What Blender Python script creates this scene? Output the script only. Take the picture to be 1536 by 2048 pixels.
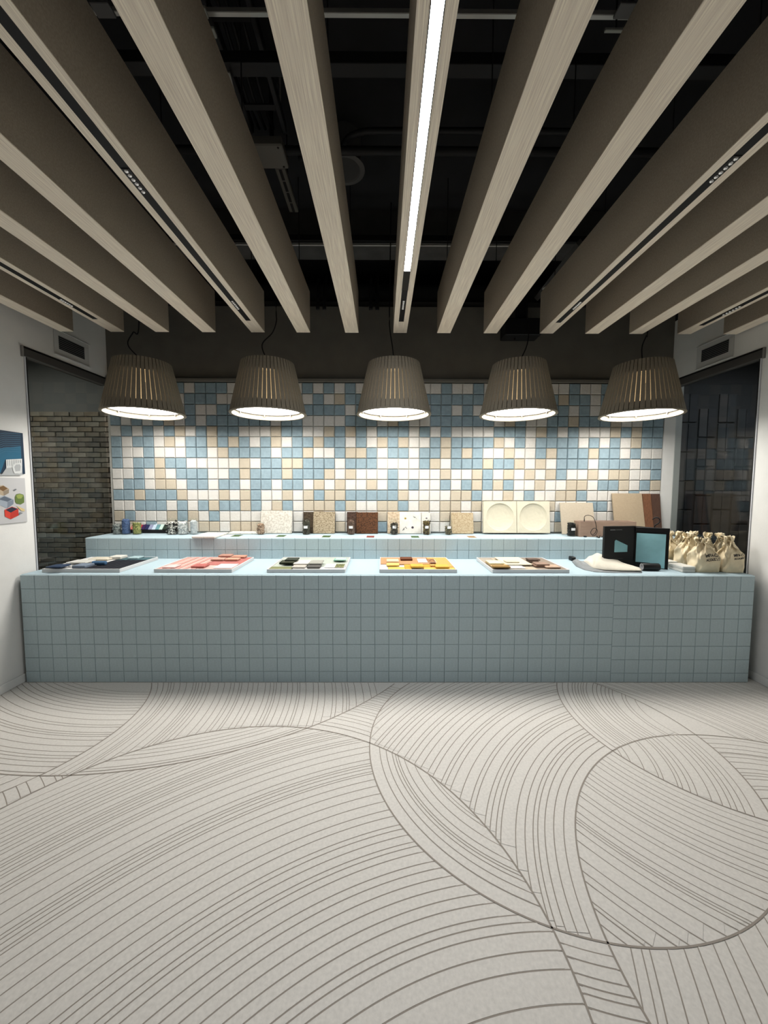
import bpy, math, random
from mathutils import Vector, Matrix
from mathutils.bvhtree import BVHTree

# ---------------------------------------------------------------- clear
for o in list(bpy.data.objects):
    bpy.data.objects.remove(o)
scene = bpy.context.scene
COL = scene.collection
PI = math.pi

# ---------------------------------------------------------------- camera
FPX, PITCH, YAW, ROLL, CZ, CX = 765.37, 0.0682, 0.0043, 0.0024, 1.4131, -0.0481
cam = bpy.data.cameras.new('camera')
cam.sensor_fit = 'VERTICAL'
cam.sensor_height = 24.0
cam.sensor_width = 18.0
cam.lens = 24.0 * FPX / 2048.0
cam.clip_start = 0.02
cam_o = bpy.data.objects.new('camera', cam)
COL.objects.link(cam_o)
cam_o.matrix_world = (Matrix.Translation((CX, 0, CZ)) @ Matrix.Rotation(-YAW, 4, 'Z')
                      @ Matrix.Rotation(PI / 2 - PITCH, 4, 'X') @ Matrix.Rotation(ROLL, 4, 'Z'))
scene.camera = cam_o

# ---------------------------------------------------------------- world, exposure
w = bpy.data.worlds.new('world')
scene.world = w
w.use_nodes = True
w.node_tree.nodes['Background'].inputs[0].default_value = (0.6, 0.65, 0.7, 1)
w.node_tree.nodes['Background'].inputs[1].default_value = 0.02
scene.view_settings.view_transform = 'Standard'
scene.view_settings.look = 'None'
scene.view_settings.gamma = 1.0
scene.view_settings.use_curve_mapping = False
scene.view_settings.exposure = 0.12

LED_STRENGTH = 160.0       # linear light in the middle beam
PENDANT_DOWN = 24.0        # pendant diffuser, lower face
PENDANT_UP = 9.0          # pendant diffuser, upper face
SPOT_POWER = 0.0          # small track spots

# levels of the place
H1, H2 = 0.783, 0.962          # counter tops
Y1, Y2, Y3 = 2.667, 3.272, 3.641   # counter front, step front, mosaic face
XL, XR = -2.625, 2.68          # side walls
ZB = 2.575                     # underside of the beams
ZC = 3.60                      # ceiling


def ray(x, y):
    u2, v2 = (x - 768) / FPX, (y - 1024) / FPX
    c, s = math.cos(ROLL), math.sin(ROLL)
    u, v = c * u2 + s * v2, -s * u2 + c * v2
    yr = math.cos(PITCH) - v * math.sin(PITCH)
    z = -math.sin(PITCH) - v * math.cos(PITCH)
    c, s = math.cos(YAW), math.sin(YAW)
    return Vector((c * u + s * yr, -s * u + c * yr, z))


ORG = Vector((CX, 0, CZ))


def at_y(x, y, Y):
    d = ray(x, y)
    return ORG + d * (Y / d.y)


def at_z(x, y, Z):
    d = ray(x, y)
    return ORG + d * ((Z - CZ) / d.z)


def at_x(x, y, X):
    d = ray(x, y)
    return ORG + d * ((X - CX) / d.x)


# ---------------------------------------------------------------- materials
MATS = {}


def srgb(r, g, b):
    def f(c):
        c /= 255.0
        return c / 12.92 if c <= 0.04045 else ((c + 0.055) / 1.055) ** 2.4
    return (f(r), f(g), f(b))


def mat(name, col, rough=0.8, metal=0.0, var=0.0, vscale=40.0, bump=0.0, bscale=120.0,
        stretch=None, emit=None, estr=0.0, spec=0.3, col2=None, cscale=60.0, cpos=(0.45, 0.6), coord='Object'):
    if name in MATS:
        return MATS[name]
    m = bpy.data.materials.new(name)
    m.use_nodes = True
    nt = m.node_tree
    b = nt.nodes['Principled BSDF']
    b.inputs['Base Color'].default_value = (*col, 1)
    b.inputs['Roughness'].default_value = rough
    b.inputs['Metallic'].default_value = metal
    b.inputs['Specular IOR Level'].default_value = spec
    if emit:
        b.inputs['Emission Color'].default_value = (*emit, 1)
        b.inputs['Emission Strength'].default_value = estr
    vec = None
    if var or bump or col2:
        tc = nt.nodes.new('ShaderNodeTexCoord')
        vec = tc.outputs[coord]
        if stretch:
            mp = nt.nodes.new('ShaderNodeMapping')
            mp.inputs['Scale'].default_value = stretch
            nt.links.new(vec, mp.inputs[0])
            vec = mp.outputs[0]
    if var or col2:
        n = nt.nodes.new('ShaderNodeTexNoise')
        n.inputs['Scale'].default_value = cscale if col2 else vscale
        n.inputs['Detail'].default_value = 5
        nt.links.new(vec, n.inputs['Vector'])
        r = nt.nodes.new('ShaderNodeValToRGB')
        e = r.color_ramp.elements
        if col2:
            e[0].position, e[1].position = cpos
            e[0].color, e[1].color = (*col, 1), (*col2, 1)
        else:
            e[0].position, e[1].position = 0.3, 0.7
            e[0].color = (*[c * (1 - var) for c in col], 1)
            e[1].color = (*[min(1, c * (1 + var)) for c in col], 1)
        nt.links.new(n.outputs['Fac'], r.inputs[0])
        nt.links.new(r.outputs[0], b.inputs['Base Color'])
    if bump:
        n2 = nt.nodes.new('ShaderNodeTexNoise')
        n2.inputs['Scale'].default_value = bscale
        n2.inputs['Detail'].default_value = 4
        nt.links.new(vec, n2.inputs['Vector'])
        bp = nt.nodes.new('ShaderNodeBump')
        bp.inputs['Strength'].default_value = bump
        bp.inputs['Distance'].default_value = 0.002
        nt.links.new(n2.outputs['Fac'], bp.inputs['Height'])
        nt.links.new(bp.outputs[0], b.inputs['Normal'])
    MATS[name] = m
    return m


def glass(name, tint, ior=1.5, rough=0.0):
    m = bpy.data.materials.new(name)
    m.use_nodes = True
    nt = m.node_tree
    nt.nodes.clear()
    out = nt.nodes.new('ShaderNodeOutputMaterial')
    mix = nt.nodes.new('ShaderNodeMixShader')
    tr = nt.nodes.new('ShaderNodeBsdfTransparent')
    gl = nt.nodes.new('ShaderNodeBsdfGlossy')
    lw = nt.nodes.new('ShaderNodeLayerWeight')
    lw.inputs[0].default_value = 0.5
    pw = nt.nodes.new('ShaderNodeMath')
    pw.operation = 'POWER'
    pw.inputs[1].default_value = 5.0
    fr = nt.nodes.new('ShaderNodeMath')          # Schlick reflectance
    fr.operation = 'MULTIPLY_ADD'
    f0 = ((ior - 1) / (ior + 1)) ** 2
    fr.inputs[1].default_value = 1 - f0
    fr.inputs[2].default_value = f0
    nt.links.new(lw.outputs['Facing'], pw.inputs[0])
    nt.links.new(pw.outputs[0], fr.inputs[0])
    tr.inputs[0].default_value = (*tint, 1)
    gl.inputs['Roughness'].default_value = rough
    nt.links.new(fr.outputs[0], mix.inputs[0])
    nt.links.new(tr.outputs[0], mix.inputs[1])
    nt.links.new(gl.outputs[0], mix.inputs[2])
    nt.links.new(mix.outputs[0], out.inputs[0])
    MATS[name] = m
    return m


def emitter(name, col, strength):
    m = bpy.data.materials.new(name)
    m.use_nodes = True
    nt = m.node_tree
    nt.nodes.clear()
    out = nt.nodes.new('ShaderNodeOutputMaterial')
    e = nt.nodes.new('ShaderNodeEmission')
    e.inputs[0].default_value = (*col, 1)
    e.inputs[1].default_value = strength
    nt.links.new(e.outputs[0], out.inputs[0])
    MATS[name] = m
    return m


M_FLOOR = mat('floor_beige', (0.67, 0.642, 0.605), 0.55, var=0.07, vscale=90, bump=0.08, bscale=260)
M_GROOVE = mat('floor_groove', (0.31, 0.275, 0.24), 0.8)
M_WALL = mat('wall_white', (0.72, 0.72, 0.705), 0.9, var=0.02, vscale=12, bump=0.25, bscale=220)
M_DARK = mat('wall_dark', (0.15, 0.142, 0.125), 0.9, var=0.08, vscale=6)
M_BLACK = mat('plenum_black', (0.014, 0.014, 0.016), 0.85, var=0.2, vscale=5)
M_PIPE = mat('pipe_dark', (0.022, 0.022, 0.024), 0.6)
M_PLEN = mat('plenum_grey', (0.075, 0.072, 0.07), 0.9, var=0.15, vscale=9)
M_STEEL = mat('steel_rail', (0.55, 0.55, 0.53), 0.45, metal=0.4)
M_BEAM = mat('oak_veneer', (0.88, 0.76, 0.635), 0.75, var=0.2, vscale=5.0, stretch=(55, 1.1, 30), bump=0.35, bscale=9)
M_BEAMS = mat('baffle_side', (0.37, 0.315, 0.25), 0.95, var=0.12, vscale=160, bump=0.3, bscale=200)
M_BLK = mat('black_matte', (0.008, 0.008, 0.009), 0.6)
M_SATIN = mat('black_satin', (0.005, 0.005, 0.0055), 0.45)
M_CHROME = mat('chrome', (0.9, 0.9, 0.92), 0.12, metal=1.0)
M_TW = mat('felt_white', (0.595, 0.58, 0.55), 0.95, var=0.05, vscale=60, bump=0.9, bscale=55)
M_TB = mat('felt_blue', (0.245, 0.33, 0.38), 0.95, var=0.10, vscale=40, bump=0.8, bscale=55)
M_TS = mat('felt_sand', (0.475, 0.42, 0.335), 0.95, var=0.06, vscale=60, bump=0.8, bscale=55)
M_GROUT = mat('mosaic_backing', (0.50, 0.50, 0.47), 0.95)
M_CT = mat('counter_felt', (0.44, 0.545, 0.585), 0.95, var=0.05, vscale=120, bump=0.3, bscale=200)
M_CTG = mat('counter_joint', (0.33, 0.42, 0.455), 0.95)
M_TOP = mat('counter_top', (0.37, 0.475, 0.53), 0.9, var=0.02, vscale=80)
M_SHADE = mat('shade_felt', (0.215, 0.185, 0.14), 0.95, var=0.08, vscale=90, bump=0.3, bscale=150)
M_SHADE_IN = mat('shade_lining', (0.62, 0.50, 0.33), 0.9)
M_RIM = mat('lamp_rim', (0.22, 0.195, 0.15), 0.8)
M_FRAME = mat('window_frame', (0.09, 0.085, 0.08), 0.5, metal=0.3)
M_ALU = mat('window_trim', (0.62, 0.64, 0.68), 0.5)
M_GLASS = glass('window_glass', (0.78, 0.80, 0.79), 1.45)
M_JAR = glass('jar_glass', (0.96, 0.975, 0.97), 1.3)
M_WHITE = mat('white_board', (0.64, 0.64, 0.63), 0.8, var=0.02, vscale=40)
M_TRAY = mat('tray_white', (0.62, 0.62, 0.62), 0.6)
M_PAPER = mat('paper', (0.70, 0.70, 0.70), 0.8)
M_LED = emitter('led_white', (0.93, 0.97, 1.0), LED_STRENGTH)
M_PDN = emitter('pendant_glow', (1.0, 0.957, 0.885), PENDANT_DOWN)
M_PUP = emitter('pendant_glow_up', (1.0, 0.80, 0.52), PENDANT_UP)


# ---------------------------------------------------------------- mesh builder
class MB:
    def __init__(self):
        self.v, self.f, self.mi, self.mats = [], [], [], []

    def slot(self, m):
        if m not in self.mats:
            self.mats.append(m)
        return self.mats.index(m)

    def add(self, vs, fs, m=None, T=None):
        o = len(self.v)
        for p in vs:
            p = Vector(p)
            self.v.append(tuple(T @ p) if T else tuple(p))
        k = self.slot(m) if m else 0
        for f in fs:
            self.f.append([i + o for i in f])
            self.mi.append(k)
        return self

    def box(self, lo, hi, m=None, T=None):
        x0, y0, z0 = lo
        x1, y1, z1 = hi
        vs = [(x0, y0, z0), (x1, y0, z0), (x1, y1, z0), (x0, y1, z0), (x0, y0, z1), (x1, y0, z1), (x1, y1, z1), (x0, y1, z1)]
        fs = [(0, 3, 2, 1), (4, 5, 6, 7), (0, 1, 5, 4), (1, 2, 6, 5), (2, 3, 7, 6), (3, 0, 4, 7)]
        return self.add(vs, fs, m, T)

    def cbox(self, lo, hi, c, m=None, T=None):
        """chamfered box"""
        x0, y0, z0 = lo
        x1, y1, z1 = hi
        X, Y, Z = (x0, x1), (y0, y1), (z0, z1)
        vs, idx = [], {}
        for i in (0, 1):
            for j in (0, 1):
                for k in (0, 1):
                    sx, sy, sz = (1 - 2 * i) * c, (1 - 2 * j) * c, (1 - 2 * k) * c
                    idx[i, j, k, 0] = len(vs); vs.append((X[i], Y[j] + sy, Z[k] + sz))
                    idx[i, j, k, 1] = len(vs); vs.append((X[i] + sx, Y[j], Z[k] + sz))
                    idx[i, j, k, 2] = len(vs); vs.append((X[i] + sx, Y[j] + sy, Z[k]))
        g = lambda *a: idx[a]
        fs = []
        for i in (0, 1):
            q = [g(i, 0, 0, 0), g(i, 1, 0, 0), g(i, 1, 1, 0), g(i, 0, 1, 0)]
            fs.append(q if i else q[::-1])
            q = [g(0, i, 0, 1), g(0, i, 1, 1), g(1, i, 1, 1), g(1, i, 0, 1)]
            fs.append(q if i else q[::-1])
            q = [g(0, 0, i, 2), g(1, 0, i, 2), g(1, 1, i, 2), g(0, 1, i, 2)]
            fs.append(q if i else q[::-1])
        ctr = Vector(((x0 + x1) / 2, (y0 + y1) / 2, (z0 + z1) / 2))
        ex = []
        for a in (0, 1):
            for b_ in (0, 1):
                ex.append([g(a, b_, 0, 0), g(a, b_, 1, 0), g(a, b_, 1, 1), g(a, b_, 0, 1)])
                ex.append([g(a, 0, b_, 0), g(a, 1, b_, 0), g(a, 1, b_, 2), g(a, 0, b_, 2)])
                ex.append([g(0, a, b_, 1), g(1, a, b_, 1), g(1, a, b_, 2), g(0, a, b_, 2)])
                for k in (0, 1):
                    ex.append([g(a, b_, k, 0), g(a, b_, k, 1), g(a, b_, k, 2)])
        for q in ex:
            p = [Vector(vs[i]) for i in q]
            n = (p[1] - p[0]).cross(p[2] - p[0])
            c0 = sum(p, Vector()) / len(p)
            fs.append(q if n.dot(c0 - ctr) > 0 else q[::-1])
        return self.add(vs, fs, m, T)

    def prism(self, poly, z0, z1, m=None, T=None, mtop=None):
        n = len(poly)
        a = sum(poly[i][0] * poly[(i + 1) % n][1] - poly[(i + 1) % n][0] * poly[i][1] for i in range(n))
        if a < 0:
            poly = poly[::-1]
        vs = [(x, y, z0) for x, y in poly] + [(x, y, z1) for x, y in poly]
        fs = [list(range(n))[::-1]] + [[i, (i + 1) % n, n + (i + 1) % n, n + i] for i in range(n)]
        self.add(vs, fs, m, T)
        return self.add([(x, y, z1) for x, y in poly], [list(range(n))], mtop or m, T)

    def lathe(self, prof, n=24, m=None, T=None, cap0=False, cap1=False):
        vs, fs = [], []
        for r, z in prof:
            for i in range(n):
                a = 2 * PI * i / n
                vs.append((r * math.cos(a), r * math.sin(a), z))
        for k in range(len(prof) - 1):
            for i in range(n):
                j = (i + 1) % n
                fs.append((k * n + i, k * n + j, (k + 1) * n + j, (k + 1) * n + i))
        if cap0:
            fs.append(list(range(n))[::-1])
        if cap1:
            b = (len(prof) - 1) * n
            fs.append([b + i for i in range(n)])
        return self.add(vs, fs, m, T)

    def tube(self, pts, r, n=8, m=None, T=None):
        pts = [Vector(p) for p in pts]
        vs, fs = [], []
        up = Vector((0, 0, 1))
        for i, p in enumerate(pts):
            t = (pts[min(i + 1, len(pts) - 1)] - pts[max(i - 1, 0)]).normalized()
            s = t.cross(up)
            if s.length < 1e-3:
                s = t.cross(Vector((0, 1, 0)))
            s.normalize()
            q = s.cross(t)
            for k in range(n):
                a = 2 * PI * k / n
                vs.append(p + (s * math.cos(a) + q * math.sin(a)) * r)
        for i in range(len(pts) - 1):
            for k in range(n):
                j = (k + 1) % n
                fs.append((i * n + k, i * n + j, (i + 1) * n + j, (i + 1) * n + k))
        fs.append(list(range(n))[::-1])
        fs.append([(len(pts) - 1) * n + k for k in range(n)])
        return self.add(vs, fs, m, T)

    def mesh(self, name):
        me = bpy.data.meshes.new(name)
        me.from_pydata(self.v, [], self.f)
        for m in self.mats:
            me.materials.append(m)
        if len(self.mats) > 1:
            me.polygons.foreach_set('material_index', self.mi)
        me.update()
        return me

    def build(self, name, parent=None, smooth=False, loc=None):
        me = self.mesh(name)
        if smooth:
            me.polygons.foreach_set('use_smooth', [True] * len(me.polygons))
        return link(name, me, parent, loc)


def link(name, me, parent=None, loc=None):
    o = bpy.data.objects.new(name, me)
    COL.objects.link(o)
    if parent:
        o.parent = parent
    if loc:
        o.location = loc
    return o


def tag(o, label=None, cat=None, group=None, kind=None):
    if label:
        o['label'] = label
    if cat:
        o['category'] = cat
    if group:
        o['group'] = group
    if kind:
        o['kind'] = kind
    return o


def thing(name, label, cat, loc=(0, 0, 0), rz=0.0, group=None):
    o = bpy.data.objects.new(name, None)
    o.empty_display_size = 0.05
    COL.objects.link(o)
    o.location = loc
    o.rotation_euler = (0, 0, rz)
    return tag(o, label, cat, group)


def smooth_path(pts, n=8):
    """Catmull-Rom"""
    pts = [Vector(p) for p in pts]
    P = [pts[0] * 2 - pts[1]] + pts + [pts[-1] * 2 - pts[-2]]
    out = []
    for i in range(1, len(P) - 2):
        for k in range(n):
            t = k / n
            a, b, c, d = P[i - 1], P[i], P[i + 1], P[i + 2]
            out.append(0.5 * ((2 * b) + (c - a) * t + (2 * a - 5 * b + 4 * c - d) * t * t + (3 * b - 3 * c + d - a) * t ** 3))
    out.append(pts[-1])
    return out


# ================================================================ STRUCTURE
def struct(name, mb, label=None):
    o = mb.build(name)
    o['kind'] = 'structure'
    if label:
        o['label'] = label
    return o


YB = -3.0     # wall behind the camera
floor = struct('floor', MB().box((XL, YB, -0.1), (XR, Y3 + 0.03, 0.0), M_FLOOR), 'pale beige floor cut into sweeping circular arcs')

# ---- floor pattern: overlapping circles, each field filled with concentric cuts
CA, RA = (-2.356, 2.232), 0.7836
CB, RB = (-1.686, 3.927), 2.1485
CC, RC = (-0.689, 0.963), 1.1995
CD, RD = (0.815, 2.006), 0.930
CE, RE = (1.973, 2.281), 0.851
CF, RF = (1.698, 1.04), 1.0453
CG = (0.49, -0.29)


def ins(p, c, r):
    return (p[0] - c[0]) ** 2 + (p[1] - c[1]) ** 2 < r * r


def sig(p):
    return (ins(p, CA, RA), ins(p, CB, RB), ins(p, CC, RC), ins(p, CD, RD), ins(p, CE, RE), ins(p, CF, RF))


def room(p):
    return XL < p[0] < XR and -0.6 < p[1] < Y1 - 0.004


REG = []


def region(name, pred, centre, radii):
    REG.append((name, pred, centre, radii))


region('R1', lambda s, p: s[0] and s[1], CB, [1.391, 1.422, 1.454, 1.486, 1.519, 1.551, 1.581, 1.612, 1.65, 1.704, 1.753, 1.774, 1.821, 1.839, 1.856, 1.888, 1.936, 1.98, 2.01, 2.03, 2.055, 2.088, 2.128])
region('R1b', lambda s, p: s[0] and not s[1], CA, [0.60, 0.66, 0.72])
region('R2', lambda s, p: not s[0] and s[1] and not s[2] and not s[3], CA, [0.822, 0.856, 0.888, 0.904, 0.923, 0.962, 1.003, 1.047, 1.066, 1.083, 1.106, 1.129, 1.159, 1.215, 1.255, 1.298, 1.322, 1.355, 1.372, 1.416, 1.449, 1.483, 1.534, 1.568, 1.591, 1.608, 1.642, 1.686, 1.72, 1.754, 1.771, 1.812, 1.863, 1.897, 1.941, 1.993, 2.017, 2.061, 2.085, 2.102, 2.147, 2.198, 2.249, 2.29])
region('R3', lambda s, p: not s[0] and s[1] and s[2], CB, [1.97, 2.002, 2.033, 2.063, 2.11, 2.129])
region('R4', lambda s, p: not s[1] and s[2] and not s[3], CG, [0.94, 1.0, 1.03, 1.08, 1.15, 1.18, 1.24, 1.315, 1.361, 1.411, 1.438, 1.461, 1.503, 1.536, 1.574, 1.611, 1.646, 1.675, 1.719, 1.747, 1.767, 1.802, 1.833, 1.855, 1.901, 1.937, 1.985, 2.033, 2.08, 2.122, 2.161, 2.175, 2.198, 2.217, 2.232, 2.261, 2.314, 2.358, 2.404, 2.422, 2.44, 2.476, 2.491, 2.511, 2.531, 2.545, 2.565, 2.601, 2.623, 2.649, 2.669, 2.695, 2.724, 2.749, 2.783, 2.818, 2.863])
region('R5', lambda s, p: not any(s) and p[0] < -1.2, (-2.5, 0.7), [1.0, 1.06, 1.12, 1.17, 1.206, 1.25, 1.285, 1.334, 1.377, 1.4])
region('R6', lambda s, p: not any(s) and -1.2 < p[0] < 0.4 and p[1] > 1.9, CC, [1.247, 1.279, 1.323, 1.352, 1.388, 1.425, 1.451, 1.484, 1.505, 1.526, 1.547, 1.58, 1.61, 1.64, 1.67, 1.698, 1.73, 1.76, 1.789])
region('R7', lambda s, p: s[3] and not s[2] and not s[4] and not s[5], CF, [1.089, 1.127, 1.161, 1.188, 1.206, 1.237, 1.273, 1.33, 1.349, 1.373, 1.395, 1.445, 1.467, 1.516, 1.568, 1.598, 1.619, 1.667, 1.698, 1.74, 1.778, 1.814, 1.842, 1.887, 1.917, 1.948, 1.973, 2.01, 2.032, 2.075, 2.116, 2.146, 2.17, 2.2])
region('R8', lambda s, p: s[3] and s[2], CD, [0.62, 0.654, 0.671, 0.714, 0.756, 0.784, 0.796, 0.812, 0.842, 0.876])
region('R9', lambda s, p: s[3] and s[4] and not s[5], CE, [0.378, 0.43, 0.451, 0.506, 0.527, 0.549, 0.574, 0.6, 0.625, 0.664, 0.684, 0.698, 0.716, 0.735, 0.753, 0.779, 0.815])
region('R10', lambda s, p: s[4] and not s[3] and not s[5], (0.25, 1.22), [1.90 + 0.031 * i + 0.009 * math.sin(i * 2.3) for i in range(28)])
region('R11', lambda s, p: s[3] and s[4] and s[5], CD, [0.407, 0.437, 0.488, 0.542, 0.56, 0.613, 0.63, 0.658, 0.682, 0.731, 0.767, 0.795, 0.816, 0.842, 0.872])
region('R12', lambda s, p: s[3] and s[5] and not s[4], CE, [0.885, 0.924, 0.96, 0.993, 1.03, 1.079, 1.11, 1.14, 1.176, 1.195, 1.25, 1.278, 1.328, 1.369, 1.399, 1.411, 1.425, 1.456, 1.5, 1.562, 1.606, 1.636, 1.689, 1.704, 1.739])
region('R13', lambda s, p: s[5] and s[4] and not s[3], CF, [0.599, 0.648, 0.669, 0.714, 0.737, 0.756, 0.785, 0.83, 0.867, 0.893, 0.902, 0.937, 0.974, 1.017])
region('R14', lambda s, p: not any(s) and p[0] > -0.3 and p[1] < 1.4, CD, [0.965, 0.997, 1.033, 1.058, 1.076, 1.105, 1.136, 1.17, 1.22])
region('R15', lambda s, p: s[5] and not s[3] and not s[4], CA, [3.235, 3.282, 3.312, 3.335, 3.386, 3.435, 3.477, 3.525, 3.565, 3.613, 3.682, 3.724, 3.78, 3.84])


def runs(test, n):
    """index runs on a closed ring of n samples"""
    ok = [test(i) for i in range(n)]
    if all(ok):
        return [list(range(n)) + [0]]
    out, cur = [], None
    st = next((i for i in range(n) if not ok[i]), 0)
    for k in range(1, n + 1):
        i = (st + k) % n
        if ok[i]:
            cur = (cur or []) + [i]
        elif cur:
            out.append(cur)
            cur = None
    return out


def build_floor():
    N = 540
    for name, pred, c, radii in REG:
        holder = None
        groove = MB()
        for r in radii:
            pt = lambda i, rr=r: (c[0] + rr * math.cos(2 * PI * i / N), c[1] + rr * math.sin(2 * PI * i / N))
            ok = lambda p: room(p) and pred(sig(p), p)
            for run in runs(lambda i: ok(pt(i)), N):
                if len(run) < 2:
                    continue
                idx = [float(i) for i in run]
                # reach out to the exact border at both ends
                ends = []
                for a, d in ((idx[0], -1), (idx[-1], 1)):
                    lo_, hi_ = 0.0, 1.0
                    for _ in range(9):
                        md = (lo_ + hi_) / 2
                        if ok(pt(a + d * md)):
                            lo_ = md
                        else:
                            hi_ = md
                    ends.append(a + d * lo_)
                idx = [ends[0]] + idx + [ends[1]]
                vs, fs = [], []
                h = 0.0017
                for q in idx:
                    a = 2 * PI * q / N
                    for rr in (r - h, r + h):
                        vs.append((c[0] + rr * math.cos(a), c[1] + rr * math.sin(a), 0.0007))
                for k in range(len(idx) - 1):
                    fs.append((2 * k, 2 * k + 1, 2 * k + 3, 2 * k + 2))
                groove.add(vs, [f[::-1] for f in fs], M_GROOVE)
        # raised strips between the cuts
        g = 0.0016
        strips = []
        for r0, r1 in zip(radii[:-1], radii[1:]):
            if r1 - r0 < 0.012:
                continue
            P = lambda i, rr: (c[0] + rr * math.cos(2 * PI * i / N), c[1] + rr * math.sin(2 * PI * i / N))
            ok2 = lambda i: all(room(p) and pred(sig(p), p) for p in (P(i, r0 + g), P(i, (r0 + r1) / 2), P(i, r1 - g)))
            for run in runs(ok2, N):
                if len(run) < 6:
                    continue
                vs, fs = [], []
                stp = run[::2] if run[-1] in run[::2] else run[::2] + [run[-1]]
                for q in stp:
                    for rr, z in ((r0 + g, 0.0), (r0 + g + 0.0006, 0.0011), (r1 - g - 0.0006, 0.0011), (r1 - g, 0.0)):
                        x, y = P(q, rr)
                        vs.append((x, y, z))
                for k in range(len(stp) - 1):
                    for j in range(3):
                        a = 4 * k + j
                        fs.append((a, a + 1, a + 5, a + 4)[::-1])
                strips.append((vs, fs, len(run) * r0))
        holder = groove.build('floor_panel', floor) if groove.f else None
        if holder:
            holder['label'] = 'field of concentric cut lines in the floor'
        for vs, fs, _ in strips:
            MB().add(vs, fs, M_FLOOR).build('floor_strip', holder)


build_floor()
# the circles themselves
for c, r in ((CA, RA), (CB, RB), (CC, RC), (CD, RD), (CE, RE), (CF, RF)):
    N = 720
    pt = lambda q, rr: (c[0] + rr * math.cos(2 * PI * q / N), c[1] + rr * math.sin(2 * PI * q / N))
    mb = MB()
    for run in runs(lambda i: room(pt(i, r)), N):
        vs, fs = [], []
        for q in run:
            for rr in (r - 0.003, r + 0.003):
                vs.append((*pt(q, rr), 0.0013))
        for k in range(len(run) - 1):
            fs.append((2 * k, 2 * k + 1, 2 * k + 3, 2 * k + 2)[::-1])
        mb.add(vs, fs, M_GROOVE)
    mb.build('floor_seam', floor)

# ---- walls
ZW = 2.371   # top of the mosaic
wall_back = struct('wall_back', MB().box((XL, Y3 + 0.012, 0), (XR, Y3 + 0.06, ZW), M_GROUT), 'mosaic of white, sand and blue felt tiles on the back wall')
struct('wall_back_upper', MB().box((XL - 0.1, Y3 + 0.03, ZW), (XR + 0.1, Y3 + 0.09, 3.07), M_DARK), 'dark grey painted wall above the mosaic')
struct('trim_1', MB().cbox((XL, Y3 - 0.012, ZW + 0.004), (XR, Y3 + 0.03, ZW + 0.036), 0.004, M_DARK), 'dark ledge along the top of the mosaic')
struct('wall_back_plenum', MB().box((XL - 1, 4.3, 2.9), (XR + 1, 4.36, ZC), M_BLACK))
WIN_Y0, WIN_Z0, WIN_Z1 = 2.83, 0.70, 2.335


def side_wall(name, X, s, y0):
    """wall with an opening from y0 to the mosaic"""
    t = 0.09
    a, b = (X - t, X) if s < 0 else (X, X + t)
    mb = MB()
    mb.box((a, YB, 0), (b, y0, 2.95), M_WALL)
    mb.box((a, y0, 0), (b, Y3 + 0.06, WIN_Z0), M_WALL)
    mb.box((a, y0, WIN_Z1 + 0.075), (b, Y3 + 0.06, 2.95), M_WALL)
    mb.box((a, YB, 2.95), (b, 4.36, ZC), M_BLACK)
    return struct(name, mb)


side_wall('wall_left', XL, -1, 2.826)
side_wall('wall_right', XR, 1, 2.806)
struct('trim_2', MB().box((XR - 0.075, Y3 - 0.004, H2 - 0.2), (XR + 0.09, Y3 + 0.03, ZW), M_WALL), 'white post between the mosaic and the right window')
struct('wall_front', MB().box((XL - 0.1, YB - 0.1, 0), (XR + 0.1, YB, ZC), M_WALL))
struct('ceiling', MB().box((XL - 1, YB - 0.1, ZC), (XR + 1, 4.4, ZC + 0.1), M_BLACK), 'black painted ceiling void above the beams')
for nm, X, s in (('baseboard_left', XL, 1), ('baseboard_right', XR, -1)):
    lo, hi = sorted((X, X + s * 0.012))
    struct(nm, MB().cbox((lo, YB, 0.001), (hi, Y1 + 0.35, 0.062), 0.003, M_WALL))


def window(name, X, s, y0, label):
    """dark pane with a head profile and a bright edge trim"""
    o = bpy.data.objects.new(name, None)
    COL.objects.link(o)
    tag(o, label, kind='structure')
    o.location = (X, (y0 + Y3) / 2, WIN_Z0)
    off = Vector((X, (y0 + Y3) / 2, WIN_Z0))

    def bx(nm, lo, hi, m, c=0.002):
        lo, hi = Vector(lo) - off, Vector(hi) - off
        l = tuple(min(a, b) for a, b in zip(lo, hi))
        h = tuple(max(a, b) for a, b in zip(lo, hi))
        return MB().cbox(l, h, c, m).build(nm, o)
    bx('glass_pane', (X + s * 0.028, y0 + 0.012, WIN_Z0), (X + s * 0.034, Y3 + 0.01, WIN_Z1), M_GLASS, 0.0008)
    bx('head_profile', (X - s * 0.012, y0 - 0.02, WIN_Z1), (X + s * 0.05, Y3 + 0.008, WIN_Z1 + 0.058), M_FRAME)
    bx('head_gasket', (X - s * 0.006, y0 - 0.02, WIN_Z1 + 0.058), (X + s * 0.05, Y3 + 0.008, WIN_Z1 + 0.074), M_BLK)
    bx('jamb', (X - s * 0.004, y0, WIN_Z0), (X + s * 0.05, y0 + 0.014, WIN_Z1), M_BLK)
    bx('edge_trim', (X - s * 0.008, y0 - 0.008, WIN_Z0), (X + s * 0.002, y0 - 0.001, WIN_Z1), M_ALU, 0.001)
    bx('end_cap', (X - s * 0.014, y0 - 0.032, WIN_Z1 - 0.006), (X + s * 0.01, y0 - 0.018, WIN_Z1 + 0.07), mat('cap_grey', (0.22, 0.21, 0.2), 0.6))
    return o


window('window_1', XL, -1, 2.835, 'dark tinted window in the left wall with bricks behind')
window('window_2', XR, 1, 2.815, 'dark tinted window in the right wall with planks behind')


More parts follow.
